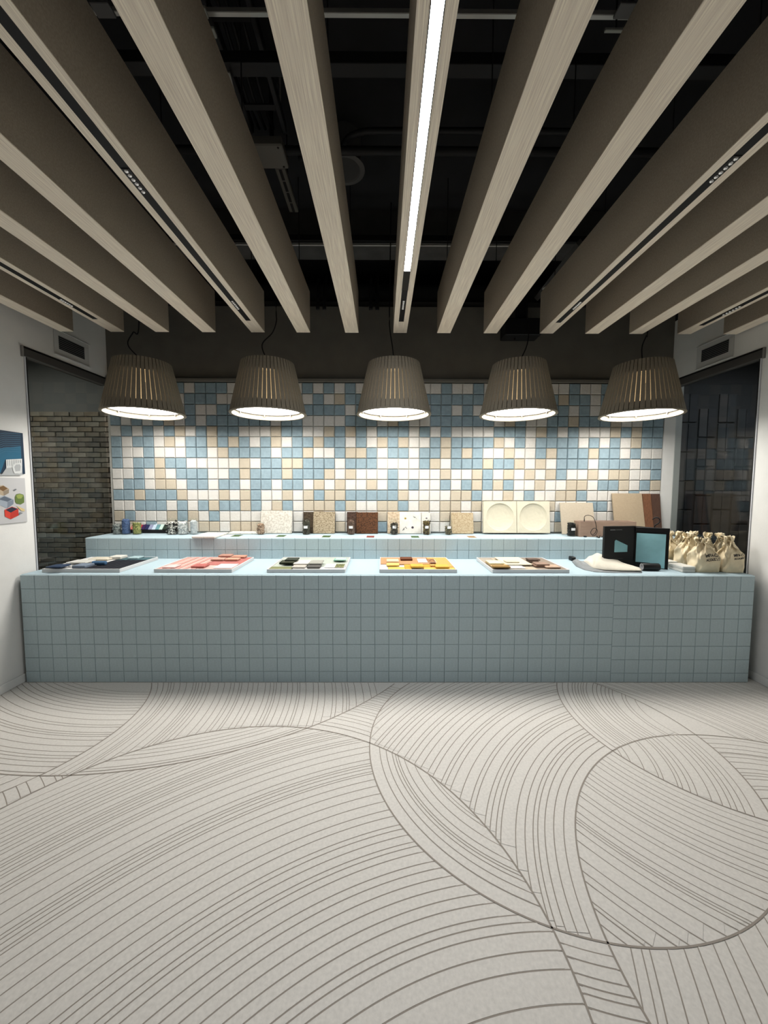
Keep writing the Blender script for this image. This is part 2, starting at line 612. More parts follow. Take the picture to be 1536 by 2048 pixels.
def side_room(name, X, s, m_wall):
    a, b = sorted((X + s * 0.09, X + s * 2.2))
    mb = MB()
    mb.box((a, 4.0, 0), (b, 4.06, 2.95), m_wall)          # facing wall
    mb.box((a, 1.9, -0.05), (b, 4.06, 0), M_BLACK)
    mb.box((a, 1.9, 2.72), (b, 4.06, 2.78), mat('side_ceiling', (0.42, 0.44, 0.44), 0.9))
    mb.box((a, 1.86, 0), (b, 1.9, 2.95), M_DARK)
    c, d = sorted((X + s * 2.2, X + s * 2.26))
    mb.box((c, 1.9, 0), (d, 4.06, 2.95), M_DARK)
    o = struct(name, mb)
    t = thing('side_fill_light', 'unseen round light added to brighten the room behind the %s window' % ('left' if s < 0 else 'right'), 'lamp', (X + s * 0.75, 3.1, 2.72), 0, 'added side room lights')  # added light, out of view, brightens the wall behind the glass
    MB().lathe([(0.07, 0), (0.085, -0.001), (0.085, -0.008), (0.066, -0.012), (0.064, -0.002)], 24, M_WHITE).build('bezel', t, True)
    MB().add([(0.064 * math.cos(2 * PI * i / 24), 0.064 * math.sin(2 * PI * i / 24), -0.004) for i in range(24)], [list(range(24))[::-1]], M_SIDE if s < 0 else M_SIDE_R).build('lens', t)
    return o


M_SIDE = emitter('side_fill', (1.0, 0.93, 0.82), 260.0)
M_SIDE_R = emitter('side_fill_right', (0.9, 0.95, 1.0), 150.0)
wsl = side_room('wall_side_left', XL, -1, mat('side_plaster', (0.20, 0.21, 0.21), 0.9))
wsl['label'] = 'dim room with a grey brick wall behind the left window'
wsr = side_room('wall_side_right', XR, 1, mat('side_plaster_dark', (0.10, 0.10, 0.105), 0.9))
wsr['label'] = 'dim room with a dark plank wall behind the right window'

# bricks seen through the left window
random.seed(4)
BRICK = [mat('brick_%d' % i, c, 0.9, var=0.35, vscale=14, bump=0.5, bscale=40) for i, c in enumerate(
    [(0.27, 0.25, 0.21), (0.33, 0.31, 0.26), (0.22, 0.205, 0.18), (0.38, 0.36, 0.31), (0.30, 0.26, 0.2)])]
bw, bh = 0.152, 0.052
bmesh_ = [MB().cbox((-bw / 2 + 0.003, -0.02, 0.003), (bw / 2 - 0.003, 0.0, bh - 0.003), 0.005, m).mesh('brick') for m in BRICK]
for r in range(32):
    for k in range(8):
        x = XL - 0.17 - (k + (0.5 if r % 2 else 0)) * bw
        o = link('brick', random.choice(bmesh_), wsl, (x, 4.0 + random.uniform(-0.004, 0.006), 0.5 + r * bh))
# staggered planks seen through the right window
PLK = [mat('plank_%d' % i, c, 0.8, var=0.15, vscale=10) for i, c in enumerate([(0.12, 0.125, 0.135), (0.15, 0.145, 0.15), (0.10, 0.10, 0.11), (0.16, 0.15, 0.15)])]
pw, ph = 0.088, 0.30
pmesh = [MB().cbox((-pw / 2 + 0.003, -0.016, 0.008), (pw / 2 - 0.003, 0.0, ph - 0.008), 0.003, m).mesh('plank') for m in PLK]
for k in range(10):
    off = 0.15 if (k // 2) % 2 else 0.0
    for r in range(6):
        x = XR + 0.14 + k * pw + (k // 2) * 0.022
        link('plank', random.choice(pmesh), wsr, (x + pw / 2, 4.0, 0.42 + off + r * ph))

# ---- mosaic tiles on the back wall
ROWS = [
    "BWBWBW" "BWBBBW" "BWBBW" "WBWBWBW" "BWWBB" "WWBWWBW" "BWBBW" "WWBWWB" "WBWBB",
    "WBWBBW" "W" "BBBWW" "BWBWBB" "WBWSBB" "WBBWB" "BBBBBB" "WBWBWB" "BSBBWB" "BWBWB",
    "BWBWWBW" "BWWBB" "WBBWBW" "BBBBWB" "BWBBWW" "BBWBW" "BBWBWB" "BBWBW" "BWBBWB",
    "BWBWBSWBWBB" "BBBBWBBWWWW" "BBBWSBWWBB" "BBBBWSBWWB" "BSBBBSWWBB",
    "WBWBWBSWBSB" "BWWWSBBWWSB" "SBWBBBWBWB" "WWWWBBBWSB" "WBWWWSBSBB",
    "BWBBWSWBBSB" "SBWBSWBBSBB" "WBWSBSWWBS" "BBBBSWBWBB" "BBWBWBWSBB",
    "BWWBWWWBBWS" "BBBBWBBSWWB" "SSBWBBWBBS" "BSBWWSWWBS" "BBBSBBWBWW",
    "BWBBSBBWWWW" "WSWBBSSBBBW" "BBBWWWWBSW" "BBBSBBSWSW" "BBBWBBBWBB",
    "WWBWSWBBBWW" "BSBBBSBBBSW" "SWWWBWWWWS" "WWSBWSWSWS" "BWWSWSSWWB",
    "WBBWSSWBBWB" "BWBBWBBWSWS" "WWSWBWBWWB" "WBSBSBWWSW" "WSSWBBSWBS",
    "BBSBBBSWWWS" "WSBWWSWSBSS" "BBBBBSWWWW" "SSBWWSWBWW" "SSBWWWWBWW",
    "WWBBBWBWBSB" "BSBWSBWSSSB" "SWWSSBWSWS" "SWSWSWBWWS" "WWWBBWWSWB",
    "SBWWWSBSWBW" "WWWWSWWWSWW" "WWWSWSWWWS" "SWWWSWBWWW" "BWWWWWSWBW",
    "WSWBWWSW" "SSW" "SSSWWWWSWSS" "WSWBWSWWWW" "SWSWWSWBWW" "SWWWSWWBWS",
]
TP = 0.1


def tile_geo(w, h, d, ch, gap, m):
    """front faces -Y, lower left at origin"""
    a, b = gap, w - gap
    c, e = gap, h - gap
    vs = [(a, 0, c), (b, 0, c), (b, 0, e), (a, 0, e),
          (a, -d + ch, c), (b, -d + ch, c), (b, -d + ch, e), (a, -d + ch, e),
          (a + ch, -d, c + ch), (b - ch, -d, c + ch), (b - ch, -d, e - ch), (a + ch, -d, e - ch)]
    fs = []
    for k in range(4):
        j = (k + 1) % 4
        fs += [(k, j, 4 + j, 4 + k), (4 + k, 4 + j, 8 + j, 8 + k)]
    fs.append((8, 9, 10, 11))
    return vs, fs


TM = {'W': M_TW, 'B': M_TB, 'S': M_TS}
tile_mesh = {k: MB().add(*tile_geo(TP, TP, 0.018, 0.006, 0.0024, m), m).mesh('wall_tile') for k, m in TM.items()}
rest = MB()
random.seed(11)
for r, row in enumerate(ROWS):
    for c, k in enumerate(row):
        x, z = -2.6 + c * TP, ZW - (r + 1) * TP
        y = Y3 + 0.013 + random.uniform(-0.0015, 0.0015)
        if 5 <= r <= 10:
            link('wall_tile', tile_mesh[k], wall_back, (x, y, z))
        else:
            vs, fs = tile_geo(TP, TP, 0.018, 0.006, 0.0024, None)
            rest.add([(a + x, b + y, q + z) for a, b, q in vs], fs, TM[k])
o = rest.build('wall_tiles', wall_back)
o['kind'] = 'stuff'

# ================================================================ COUNTERS
TPX = 0.1


def counter_unit(label, x0, ncol, y, ztop, nrow, depth, zoff, group):
    t = thing('display_counter', label, 'counter', (x0 + ncol * TPX / 2, y, 0), 0, group)
    ox = -ncol * TPX / 2
    w_ = ncol * TPX
    z0 = ztop - nrow * 0.1 if nrow < 5 else 0.0
    MB().box((ox, 0.012, z0 + 0.001), (ox + w_, depth, ztop - 0.0145), M_CTG).build('carcass', t)
    me = MB().add(*tile_geo(TPX, 0.1, 0.012, 0.0022, 0.0009, M_CT), M_CT).mesh('counter_tile')
    hlast = ztop - zoff - 0.1 * (nrow - 1)
    mel = None
    for r in range(nrow):
        zl = ztop - zoff - 0.1 * (r + 1)
        m2 = me
        if zl < z0 - 0.001:
            if not mel:
                mel = MB().add(*tile_geo(TPX, hlast - z0 - 0.001, 0.012, 0.0022, 0.0009, M_CT), M_CT).mesh('counter_tile')
            m2, zl = mel, z0 + 0.001
        if r == 0 and zoff:
            m2 = MB().add(*tile_geo(TPX, 0.1 + zoff, 0.012, 0.0022, 0.0009, M_CT), M_CT).mesh('counter_tile')
        for c in range(ncol):
            link('counter_tile', m2, t, (ox + c * TPX, 0.012, zl))
    return t


counter_unit('pale blue tiled counter front, the longest section at the left wall', -2.6, 27, Y1, H1 - 0.002, 8, 0.6, 0.0, 'front counter sections')
counter_unit('pale blue tiled counter front, the middle section of three', 0.1, 15, Y1, H1 - 0.002, 8, 0.6, 0.0, 'front counter sections')
counter_unit('pale blue tiled counter front, the short section at the right wall', 1.6, 10, Y1, H1 - 0.002, 8, 0.6, 0.012, 'front counter sections')
tag(MB().cbox((-2.6, Y1 + 0.0125, H1 - 0.014), (2.6, Y2 - 0.0005, H1), 0.0015, M_TOP).build('worktop'),
    'pale blue lower worktop carrying the sample trays', 'worktop')
st = counter_unit('raised pale blue tiled step at the back of the counter', -2.6, 52, Y2, H2 - 0.002, 2, 0.36, 0.0, None)
st.name = 'counter_step'
tag(MB().cbox((-2.6, Y2 + 0.0125, H2 - 0.013), (2.6, Y3 - 0.006, H2), 0.0015, M_TOP).build('worktop'),
    'pale blue upper worktop under the mosaic wall', 'worktop')

# ================================================================ BEAMS
BW, BH = 0.102, 0.30
beams = [  # left x of each beam at its far end, slot?
    (-2.497, 0), (-2.113, 1), (-1.773, 0), (-1.419, 0), (-1.047, 1), (-0.702, 0), (-0.334, 0),
    (0.032, 2), (0.365, 0), (0.72, 0), (1.148, 1), (1.496, 0), (1.833, 0), (2.201, 1), (2.55, 0)]
ordn = ['first', 'second', 'third', 'fourth', 'fifth', 'sixth', 'seventh']
BY0, BY1 = -2.6, 3.0
for i, (x0, slot) in enumerate(beams):
    if i < 7:
        lab = 'oak veneer ceiling beam, %s from the left wall%s' % (ordn[i], ', with a black spotlight slot' if slot else '')
    elif i == 7:
        lab = 'middle oak veneer ceiling beam with the glowing linear light'
    else:
        lab = 'oak veneer ceiling beam, %s from the right wall%s' % (ordn[14 - i], ', with a black spotlight slot' if slot else '')
    xw = x0 if i != 14 else 2.555
    t = thing('ceiling_beam', lab, 'beam', (xw + BW / 2, (BY0 + BY1) / 2, ZB), 0, 'oak ceiling beams')
    yc = (BY0 + BY1) / 2
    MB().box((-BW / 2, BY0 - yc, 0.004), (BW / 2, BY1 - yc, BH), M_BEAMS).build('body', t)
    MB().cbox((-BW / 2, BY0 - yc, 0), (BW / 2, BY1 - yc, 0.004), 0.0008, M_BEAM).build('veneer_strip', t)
    for y in (0.6, 1.75, 2.88):
        MB().tube([(0, y - yc, BH), (0, y - yc, ZC - ZB)], 0.003, 6, M_PIPE).build('hanger_rod', t)
    if slot:
        yend = {1: 2.776, 4: 2.79, 7: 2.796, 10: 2.802, 13: 2.84}[i]
        hw = 0.0175
        MB().box((-hw, BY0 + 0.2 - yc, -0.0012), (hw, yend - yc, 0.004), M_BLK).build('light_slot', t)
        if i == 7:
            MB().add([(-0.0155, 0.95 - yc, -0.0016), (0.0155, 0.95 - yc, -0.0016), (0.0155, 2.155 - yc, -0.0016), (-0.0155, 2.155 - yc, -0.0016)], [(0, 3, 2, 1)], M_LED).build('led_diffuser', t)
            for sx in (-1, 1):
                a, b = sorted((sx * 0.0156, sx * 0.0185))
                MB().box((a, 0.93 - yc, -0.003), (b, 2.36 - yc, -0.0008), M_BLK).build('slot_edge', t)
            MB().box((-0.0155, 2.157 - yc, -0.0025), (0.0155, 2.36 - yc, -0.0013), M_SATIN).build('slot_cover', t)
        mods = {1: [(2.48, 2.58)], 4: [(1.49, 1.61), (2.49, 2.61)], 7: [(2.48, 2.6)], 10: [(1.42, 1.54), (2.485, 2.59)], 13: [(2.53, 2.67)]}[i]
        for y0, y1 in mods:
            sp = MB().cbox((-0.0155, y0 - yc, -0.0035), (0.0155, y1 - yc, -0.0013), 0.0008, M_SATIN).build('spot_module', t)
            n = 6
            for k in range(n):
                T = Matrix.Translation((0, y0 + (k + 0.5) * (y1 - y0) / n - yc, -0.0036))
                MB().lathe([(0.0078, 0), (0.0074, -0.003), (0.005, -0.0055), (0.0015, -0.0065)], 12, M_CHROME, T, cap1=True).build('lens', sp, True)

# ================================================================ PENDANT LAMPS
LY, LZ, LH = 3.10, 1.977, 0.40
R0, R1 = 0.296, 0.203


def pendant(px_c, label, cord):
    cx = at_y(px_c, 832, LY).x
    t = thing('pendant_lamp', label, 'lamp', (cx, LY, LZ), 0, 'slatted pendant lamps')
    n = 52
    slat = MB()
    rad = lambda z: R0 + (R1 - R0) * z / LH
    th = 0.013
    ga = 0.0025
    for k in range(1):
        a0, a1 = -PI / n, PI / n
        vs = []
        for z in (0.012, LH - 0.004):
            r = rad(z)
            da = ga / r
            for a in (a0 + da, 0, a1 - da):
                vs.append((r * math.cos(a), r * math.sin(a), z))
            for a in (a1 - da, 0, a0 + da):
                vs.append(((r - th) * math.cos(a), (r - th) * math.sin(a), z))
        fs = [[0, 1, 2, 3, 4, 5][::-1], [6, 7, 8, 9, 10, 11]]
        for j in range(6):
            q = (j + 1) % 6
            fs.append([j, q, q + 6, j + 6])
        slat.add(vs, fs, M_SHADE)
    sm = slat.mesh('shade_slat')
    for k in range(n):
        o = link('shade_slat', sm, t)
        o.rotation_euler = (0, 0, 2 * PI * (k + 0.5) / n + PI / 2)
    # rings that hold the slats, top plate, rim
    MB().lathe([(rad(0.30) - th - 0.0005, 0.30), (rad(0.30) - th - 0.004, 0.30), (rad(LH) - th - 0.004, LH - 0.006), (rad(LH) - th - 0.0005, LH - 0.006), (rad(0.30) - th - 0.0005, 0.30)], 48, M_SHADE).build('upper_ring', t, False)
    MB().lathe([(rad(0.07) - th - 0.0005, 0.07), (rad(0.07) - th - 0.003, 0.07), (rad(0.05) - th - 0.003, 0.05), (rad(0.05) - th - 0.0005, 0.05), (rad(0.07) - th - 0.0005, 0.07)], 64, M_SHADE).build('lower_ring', t, False)
    MB().lathe([(0.004, LH - 0.006), (R1 - 0.014, LH - 0.006), (R1 - 0.014, LH - 0.001), (0.004, LH - 0.001)], 48, M_SHADE).build('top_plate', t)
    MB().lathe([(0.276, 0.0), (R0 + 0.001, 0.0), (R0 + 0.002, 0.005), (R0 - 0.001, 0.0115), (rad(0.012) - th - 0.001, 0.0115), (rad(0.05) - th - 0.001, 0.05), (0.267, 0.05), (0.276, 0.0)], 72, M_RIM).build('rim', t, True)
    d = MB()
    d.lathe([(0.0005, 0.046), (0.257, 0.046)], 64, M_PDN)
    d.lathe([(0.257, 0.050), (0.0005, 0.050)], 64, M_PUP)
    df = d.build('diffuser', t)
    MB().lathe([(0.2575, 0.038), (0.2665, 0.038), (0.2665, 0.052), (0.2575, 0.052), (0.2575, 0.038)], 64, M_FRAME).build('diffuser_ring', t)
    for k in range(7):
        a = 2 * PI * (k + 0.22) / 7
        T = Matrix.Translation((0.260 * math.cos(a), 0.260 * math.sin(a), 0.022)) @ Matrix.Rotation(a, 4, 'Z')
        MB().box((-0.004, -0.0045, 0.0), (0.0035, 0.0045, 0.018), M_FRAME, T).build('clip', t)
    MB().lathe([(0.004, LH - 0.001), (0.018, LH - 0.001), (0.014, LH + 0.012), (0.005, LH + 0.02)], 16, M_BLK, cap1=True).build('cable_gland', t, True)
    pts = [(0, 0, LH + 0.012)]
    for x, y in cord:
        p = at_y(x, y, LY + 0.02)
        pts.append((p.x - cx, 0.02, p.z - LZ))
    pts.append((pts[-1][0] + 0.01, 0.02, ZC - LZ))
    MB().tube(smooth_path(pts, 8), 0.0045, 8, M_BLK).build('power_cord', t, True)


pendant(289.5, 'beige slatted pendant lamp in front of the left window', [(256, 690), (266, 665), (278, 645)])
pendant(537.5, 'beige slatted pendant lamp, second from the left', [(524, 690), (545, 665), (553, 640), (552, 612)])
pendant(787.5, 'beige slatted pendant lamp hanging in the middle of the row', [(785, 694), (780, 660), (779, 620)])
pendant(1035, 'beige slatted pendant lamp, second from the right', [(1054, 690), (1058, 650), (1053, 605)])
pendant(1280, 'beige slatted pendant lamp beside the right window', [(1284, 695), (1292, 672), (1296, 650)])


# ================================================================ CEILING VOID
def one(name, mb, label, cat, group=None, smooth=False):
    return tag(mb.build(name, None, smooth), label, cat, group)


def pipe_x(y_px, z, r, label, name='ceiling_pipe', x0=XL + 0.02, x1=XR - 0.02, m=None):
    Y = at_z(768, y_px, z).y
    one(name, MB().tube([(x0, Y, z), (x1, Y, z)], r, 12, m or M_PIPE), label, 'pipe', None, True)
    return Y


def rail_x(y_px, z, h, d, label, m, name='ceiling_rail', x0=XL + 0.02, x1=XR - 0.02):
    Y = at_z(768, y_px, z).y
    one(name, MB().cbox((x0, Y - d / 2, z), (x1, Y + d / 2, z + h), 0.002, m), label, 'rail')


rail_x(32, 3.25, 0.02, 0.018, 'bright steel rail crossing the ceiling void nearest the camera', M_STEEL, x0=-1.2, x1=1.15)
rail_x(142, 3.22, 0.05, 0.06, 'dark square rail crossing the black ceiling void', M_PIPE)
pipe_x(302, 3.30, 0.022, 'long dark pipe crossing behind the junction box in the ceiling void')
Yp = at_z(768, 268, 3.36).y
one('ceiling_pipe', MB().tube(smooth_path([(-0.55, Yp + 0.16, 3.36), (-0.33, Yp + 0.12, 3.36), (-0.2, Yp, 3.36), (0.1, Yp - 0.02, 3.36), (1.4, Yp - 0.02, 3.36)]), 0.016, 10, M_PIPE),
    'thin dark pipe with a bend beside the long ceiling pipe', 'pipe', None, True)
one('ceiling_downstand', MB().box((XL, 3.2, 3.39), (XR, 3.5, ZC), M_PLEN), 'grey downstand face deep in the ceiling void', 'beam')
rail_x(492, 3.285, 0.012, 0.012, 'thin bright rail under the grey downstand', M_STEEL, x0=-2.0, x1=0.95)
rail_x(484, 3.31, 0.045, 0.03, 'black bar above the thin bright rail', M_BLK)
one('air_duct', MB().tube([(XL, 4.0, 3.25), (XR, 4.0, 3.25)], 0.17, 28, mat('duct_grey', (0.05, 0.05, 0.052), 0.6)), 'dark round air duct above the back wall', 'duct', None, True)
one('duct_board', MB().cbox((-2.3, 3.72, 3.075), (2.3, 3.86, 3.14), 0.004, M_PLEN), 'grey strip lying on top of the dark back wall', 'board')
for k, x in enumerate((-0.62, -0.13)):
    lab = ['pair of black duct straps above the second pendant lamp', 'pair of black duct straps left of the glowing beam'][k]
    t = thing('duct_strap', lab, 'strap', (x, 3.7, 3.07), 0, 'duct straps')
    for dx in (-0.03, 0.03):
        MB().tube(smooth_path([(dx, -0.03, -0.03), (dx, -0.03, 0.06), (dx, 0.0, 0.2), (dx, 0.12, 0.34)]), 0.017, 8, M_BLK).build('strap', t, True)
# junction box and slotted strut
p = at_z(537, 315, 3.24)
t = thing('junction_box', 'grey junction box on the ceiling left of the long pipe', 'box', (p.x, p.y, 3.24))
MB().cbox((-0.095, -0.08, 0), (0.095, 0.08, 0.05), 0.006, mat('jbox', (0.17, 0.165, 0.15), 0.7)).build('cover', t)
for sx in (-0.07, 0.07):
    for sy in (-0.062, 0.062):
        MB().lathe([(0.006, 0), (0.005, -0.003)], 8, M_BLK, Matrix.Translation((sx, sy, 0)), cap1=True).build('screw', t)
MB().tube([(0.02, 0, 0.05), (0.02, 0, ZC - 3.24)], 0.012, 8, M_PIPE).build('conduit', t)
a, b = at_z(560, 338, 3.26), at_z(588, 425, 3.26)
t = thing('slotted_strut', 'slotted grey strut running back from the junction box', 'strut', ((a.x + b.x) / 2, (a.y + b.y) / 2, 3.26))
L = (b.y - a.y) / 2
MB().cbox((-0.03, -L, 0), (0.03, L, 0.03), 0.003, mat('strut', (0.14, 0.135, 0.12), 0.6, metal=0.3)).build('channel', t)
for k in range(4):
    y = -L + 2 * L * (k + 0.5) / 4
    MB().cbox((-0.009, y - 0.04, -0.001), (0.009, y + 0.04, 0.002), 0.001, M_BLK).build('slot', t)
MB().tube([(0, 0, 0.03), (0, 0, ZC - 3.26)], 0.005, 6, M_PIPE).build('hanger_rod', t)
# round speaker
p = at_z(690, 340, 3.40)
t = thing('ceiling_speaker', 'round dark speaker behind the third beam left of the light', 'speaker', (p.x, p.y, 3.40))
MB().lathe([(0.10, 0.2), (0.10, 0.012), (0.125, 0.006), (0.125, 0.0), (0.098, -0.004), (0.09, 0.004)], 32, mat('speaker_rim', (0.12, 0.12, 0.12), 0.6), cap0=False).build('housing', t, False)
MB().lathe([(0.002, 0.003), (0.09, 0.003)], 32, mat('speaker_mesh', (0.06, 0.06, 0.06), 0.8)).build('grille', t)
# cable tray along the room
a, b = at_z(455, 20, 3.35), at_z(545, 290, 3.35)
t = thing('cable_tray', 'dark cable tray running along the ceiling left of the light', 'tray', ((a.x + b.x) / 2, (a.y + b.y) / 2, 3.35))
for dx in (-0.09, 0.09):
    MB().cbox((dx - 0.012, -0.9, 0), (dx + 0.012, 0.24, 0.05), 0.003, M_PIPE).build('side_rail', t)
for k in range(6):
    y = -0.85 + k * 0.19
    MB().box((-0.09, y - 0.015, 0.005), (0.09, y + 0.015, 0.012), M_PIPE).build('rung', t)
for y in (-0.7, 0.15):
    MB().tube([(0.09, y, 0.05), (0.09, y, ZC - 3.35)], 0.005, 6, M_STEEL).build('hanger_rod', t)
for k, dx in enumerate((-0.05, -0.015, 0.03)):
    MB().tube(smooth_path([(dx, -0.9, 0.02), (dx + 0.01, -0.3, 0.022), (dx - 0.008, 0.05, 0.02), (dx, 0.24, 0.025)]), 0.008, 6, M_BLK).build('cable', t, True)
a, b = at_z(458, 150, 3.18), at_z(490, 280, 3.18)
one('conduit', MB().tube([(a.x, a.y, 3.19), (b.x, b.y, 3.19)], 0.006, 8, M_STEEL), 'thin bright conduit beside the cable tray', 'conduit', None, True)
# pale labels and plates
for k, (x, y, w_, d, lab) in enumerate([(398, 28, 0.06, 0.035, 'pale plate on the cable tray nearest the camera'), (416, 68, 0.06, 0.035, 'second pale plate on the cable tray'),
                                        (206, 22, 0.07, 0.05, 'small dull plate high above the third left beam'), (1265, 24, 0.12, 0.05, 'grey plate in the ceiling void between the right beams'),
                                        (1232, 64, 0.09, 0.012, 'thin pale strip below the grey plate between right beams')]):
    p = at_z(x, y, 3.2)
    mb = MB().cbox((-w_ / 2, -d / 2, 0), (w_ / 2, d / 2, 0.012), 0.002, mat('plate', (0.42, 0.44, 0.41), 0.7) if k in (0, 1, 4) else mat('plate_dull', (0.14, 0.14, 0.14), 0.7))
    mb.tube([(0, 0, 0.012), (0, 0, ZC - 3.2)], 0.004, 6, M_PIPE)
    tag(mb.build('ceiling_plate', None, False, (p.x, p.y, 3.2)), lab, 'plate', 'plates in the ceiling void')
# hanging black box and diagonal arm on the right
p0, p1 = at_y(1006, 642, 3.55), at_y(1076, 676, 3.55)
t = thing('projector_mount', 'black box hanging by the dark wall right of the light', 'box', ((p0.x + p1.x) / 2, 3.55, p1.z))
hw = (p1.x - p0.x) / 2
MB().cbox((-hw, -0.07, 0), (hw, 0.08, p0.z - p1.z), 0.006, M_BLK).build('housing', t)
MB().box((-0.04, -0.03, p0.z - p1.z), (0.05, 0.03, ZC - p1.z), M_BLK).build('drop_pole', t)
MB().tube([(-0.05, 0.0, -0.02), (-0.05, 0.0, 0.03)], 0.008, 6, M_BLK).build('knob', t)
a, b = at_z(1075, 600, 3.1), at_z(1160, 492, 3.1)
one('ceiling_channel', MB().tube([(a.x, a.y, 3.12), (b.x, b.y, 3.12)], 0.03, 4, M_PLEN), 'slanting dark channel right of the hanging black box', 'channel')
p = at_z(1092, 577, 3.05)
one('pipe_clamp', MB().lathe([(0.012, -0.03), (0.018, -0.02), (0.018, 0.02), (0.01, 0.03)], 12, M_STEEL, Matrix.Translation((p.x, p.y, 3.06)) @ Matrix.Rotation(1.1, 4, 'Y'), True, True), 'small steel clamp on the slanting channel', 'clamp', None, True)


# ================================================================ WALL VENTS
def vent(label, X, s, ya, yb, za, zb):
    """s: direction out of the wall"""
    t = thing('wall_vent', label, 'vent', (X, (ya + yb) / 2, za))
    w_ = (yb - ya) / 2
    h = zb - za
    fr = mat('vent_frame', (0.56, 0.565, 0.555), 0.7)
    lo, hi = sorted((s * 0.001, s * 0.004))
    for a, b in (((-w_ - 0.045, -0.05), (w_ + 0.05, 0.0)), ((-w_ - 0.045, h), (w_ + 0.05, h + 0.035)), ((-w_ - 0.045, 0), (-w_, h)), ((w_, 0), (w_ + 0.05, h))):
        MB().cbox((lo, a[0], a[1]), (hi, b[0], b[1]), 0.001, fr).build('frame', t)
    MB().box((min(0, s * 0.0012), -w_, 0), (max(0, s * 0.0012), w_, h), M_BLK).build('backing', t)
    for k in range(7):
        z = h * (k + 0.62) / 7.0
        MB().box((min(0, s * 0.005), -w_, z), (max(0, s * 0.005), w_, z + h / 7 * 0.22), mat('vent_slat', (0.16, 0.165, 0.17), 0.6)).build('slat', t)
    MB().cbox((min(0, s * 0.014), -w_ - 0.045, -0.055), (max(0, s * 0.014), w_ + 0.05, -0.048), 0.001, fr).build('lower_lip', t)
    MB().cbox((min(0, s * 0.010), -w_ - 0.045, h + 0.036), (max(0, s * 0.010), w_ + 0.05, h + 0.041), 0.001, fr).build('upper_lip', t)


vent('slatted air vent on the left wall above the window', XL, 1, 3.135, 3.40, 2.495, 2.60)
vent('slatted air vent on the right wall above the window', XR, -1, 3.085, 3.345, 2.475, 2.575)

# ================================================================ POSTERS (left wall)
XP = XL + 0.008


def zp(x, y):
    p = at_x(x / 6.4, 830 + y / 6.4, XP + 0.001)
    return (p.y, p.z)


def poster(label, ya, yb, za, zb, base, polys):
    t = thing('wall_poster', label, 'poster', (XP, (ya + yb) / 2, za), 0, 'posters on the left wall')
    o = Vector((XP, (ya + yb) / 2, za))
    MB().cbox((XL + 0.0005 - o.x, ya - o.y, 0), (0, yb - o.y, zb - za), 0.001, base).build('board', t)
    pr = MB()
    for k, (pts, m) in enumerate(polys):
        q = [(y - o.y, z - o.z) for y, z in pts]
        ar = sum(q[i][0] * q[(i + 1) % len(q)][1] - q[(i + 1) % len(q)][0] * q[i][1] for i in range(len(q)))
        pr.add([(0.0005 + 0.00025 * k, y, z) for y, z in q], [list(range(len(q))) if ar > 0 else list(range(len(q)))[::-1]], m)
    if polys:
        pr.build('print', t)


def pm(n, r, g, b):
    return mat('print_' + n, srgb(r, g, b), 0.6)


navy, teal, lite = pm('navy', 18, 44, 66), pm('teal', 28, 92, 122), pm('lite', 62, 110, 138)
pw_, pg_, pd_ = pm('white', 205, 208, 208), pm('grey', 165, 168, 170), pm('dgrey', 120, 124, 128)
polys = [([zp(-150, 440), zp(268, 400), zp(275, 560), zp(70, 570), zp(0, 760), zp(-150, 760)], teal)]
for k in range(10):
    y = 225 + k * 26
    a = []
    for side in (0, 4):
        row = [zp(x, y + side + (0 if x > 60 else (60 - x) * 0.25 * (1 + k * 0.12)) + x * 0.05) for x in (-120, -60, 0, 30, 60, 150, 262)]
        a += row if not side else row[::-1]
    polys.append((a, lite))
polys += [([zp(-60, 772), zp(20, 760), zp(75, 680), zp(280, 655), zp(284, 770)], pg_),
          ([zp(72, 570), zp(278, 560), zp(280, 655), zp(76, 680)], pw_)]
for k in range(7):
    x = 90 + k * 27
    polys.append(([zp(x, 575), zp(x + 5, 575), zp(x + 6, 650), zp(x + 1, 652)], pd_))
polys += [([zp(150, 660), zp(180, 618), zp(255, 612), zp(275, 650), zp(272, 735), zp(240, 752), zp(180, 748), zp(160, 715)], pw_),
          ([zp(175, 665), zp(195, 635), zp(245, 630), zp(258, 660), zp(250, 715), zp(190, 722)], pg_)]
poster('blue ribbed interior photo poster, the upper of two', 2.40, 2.776, 1.492, 1.782, navy, polys)
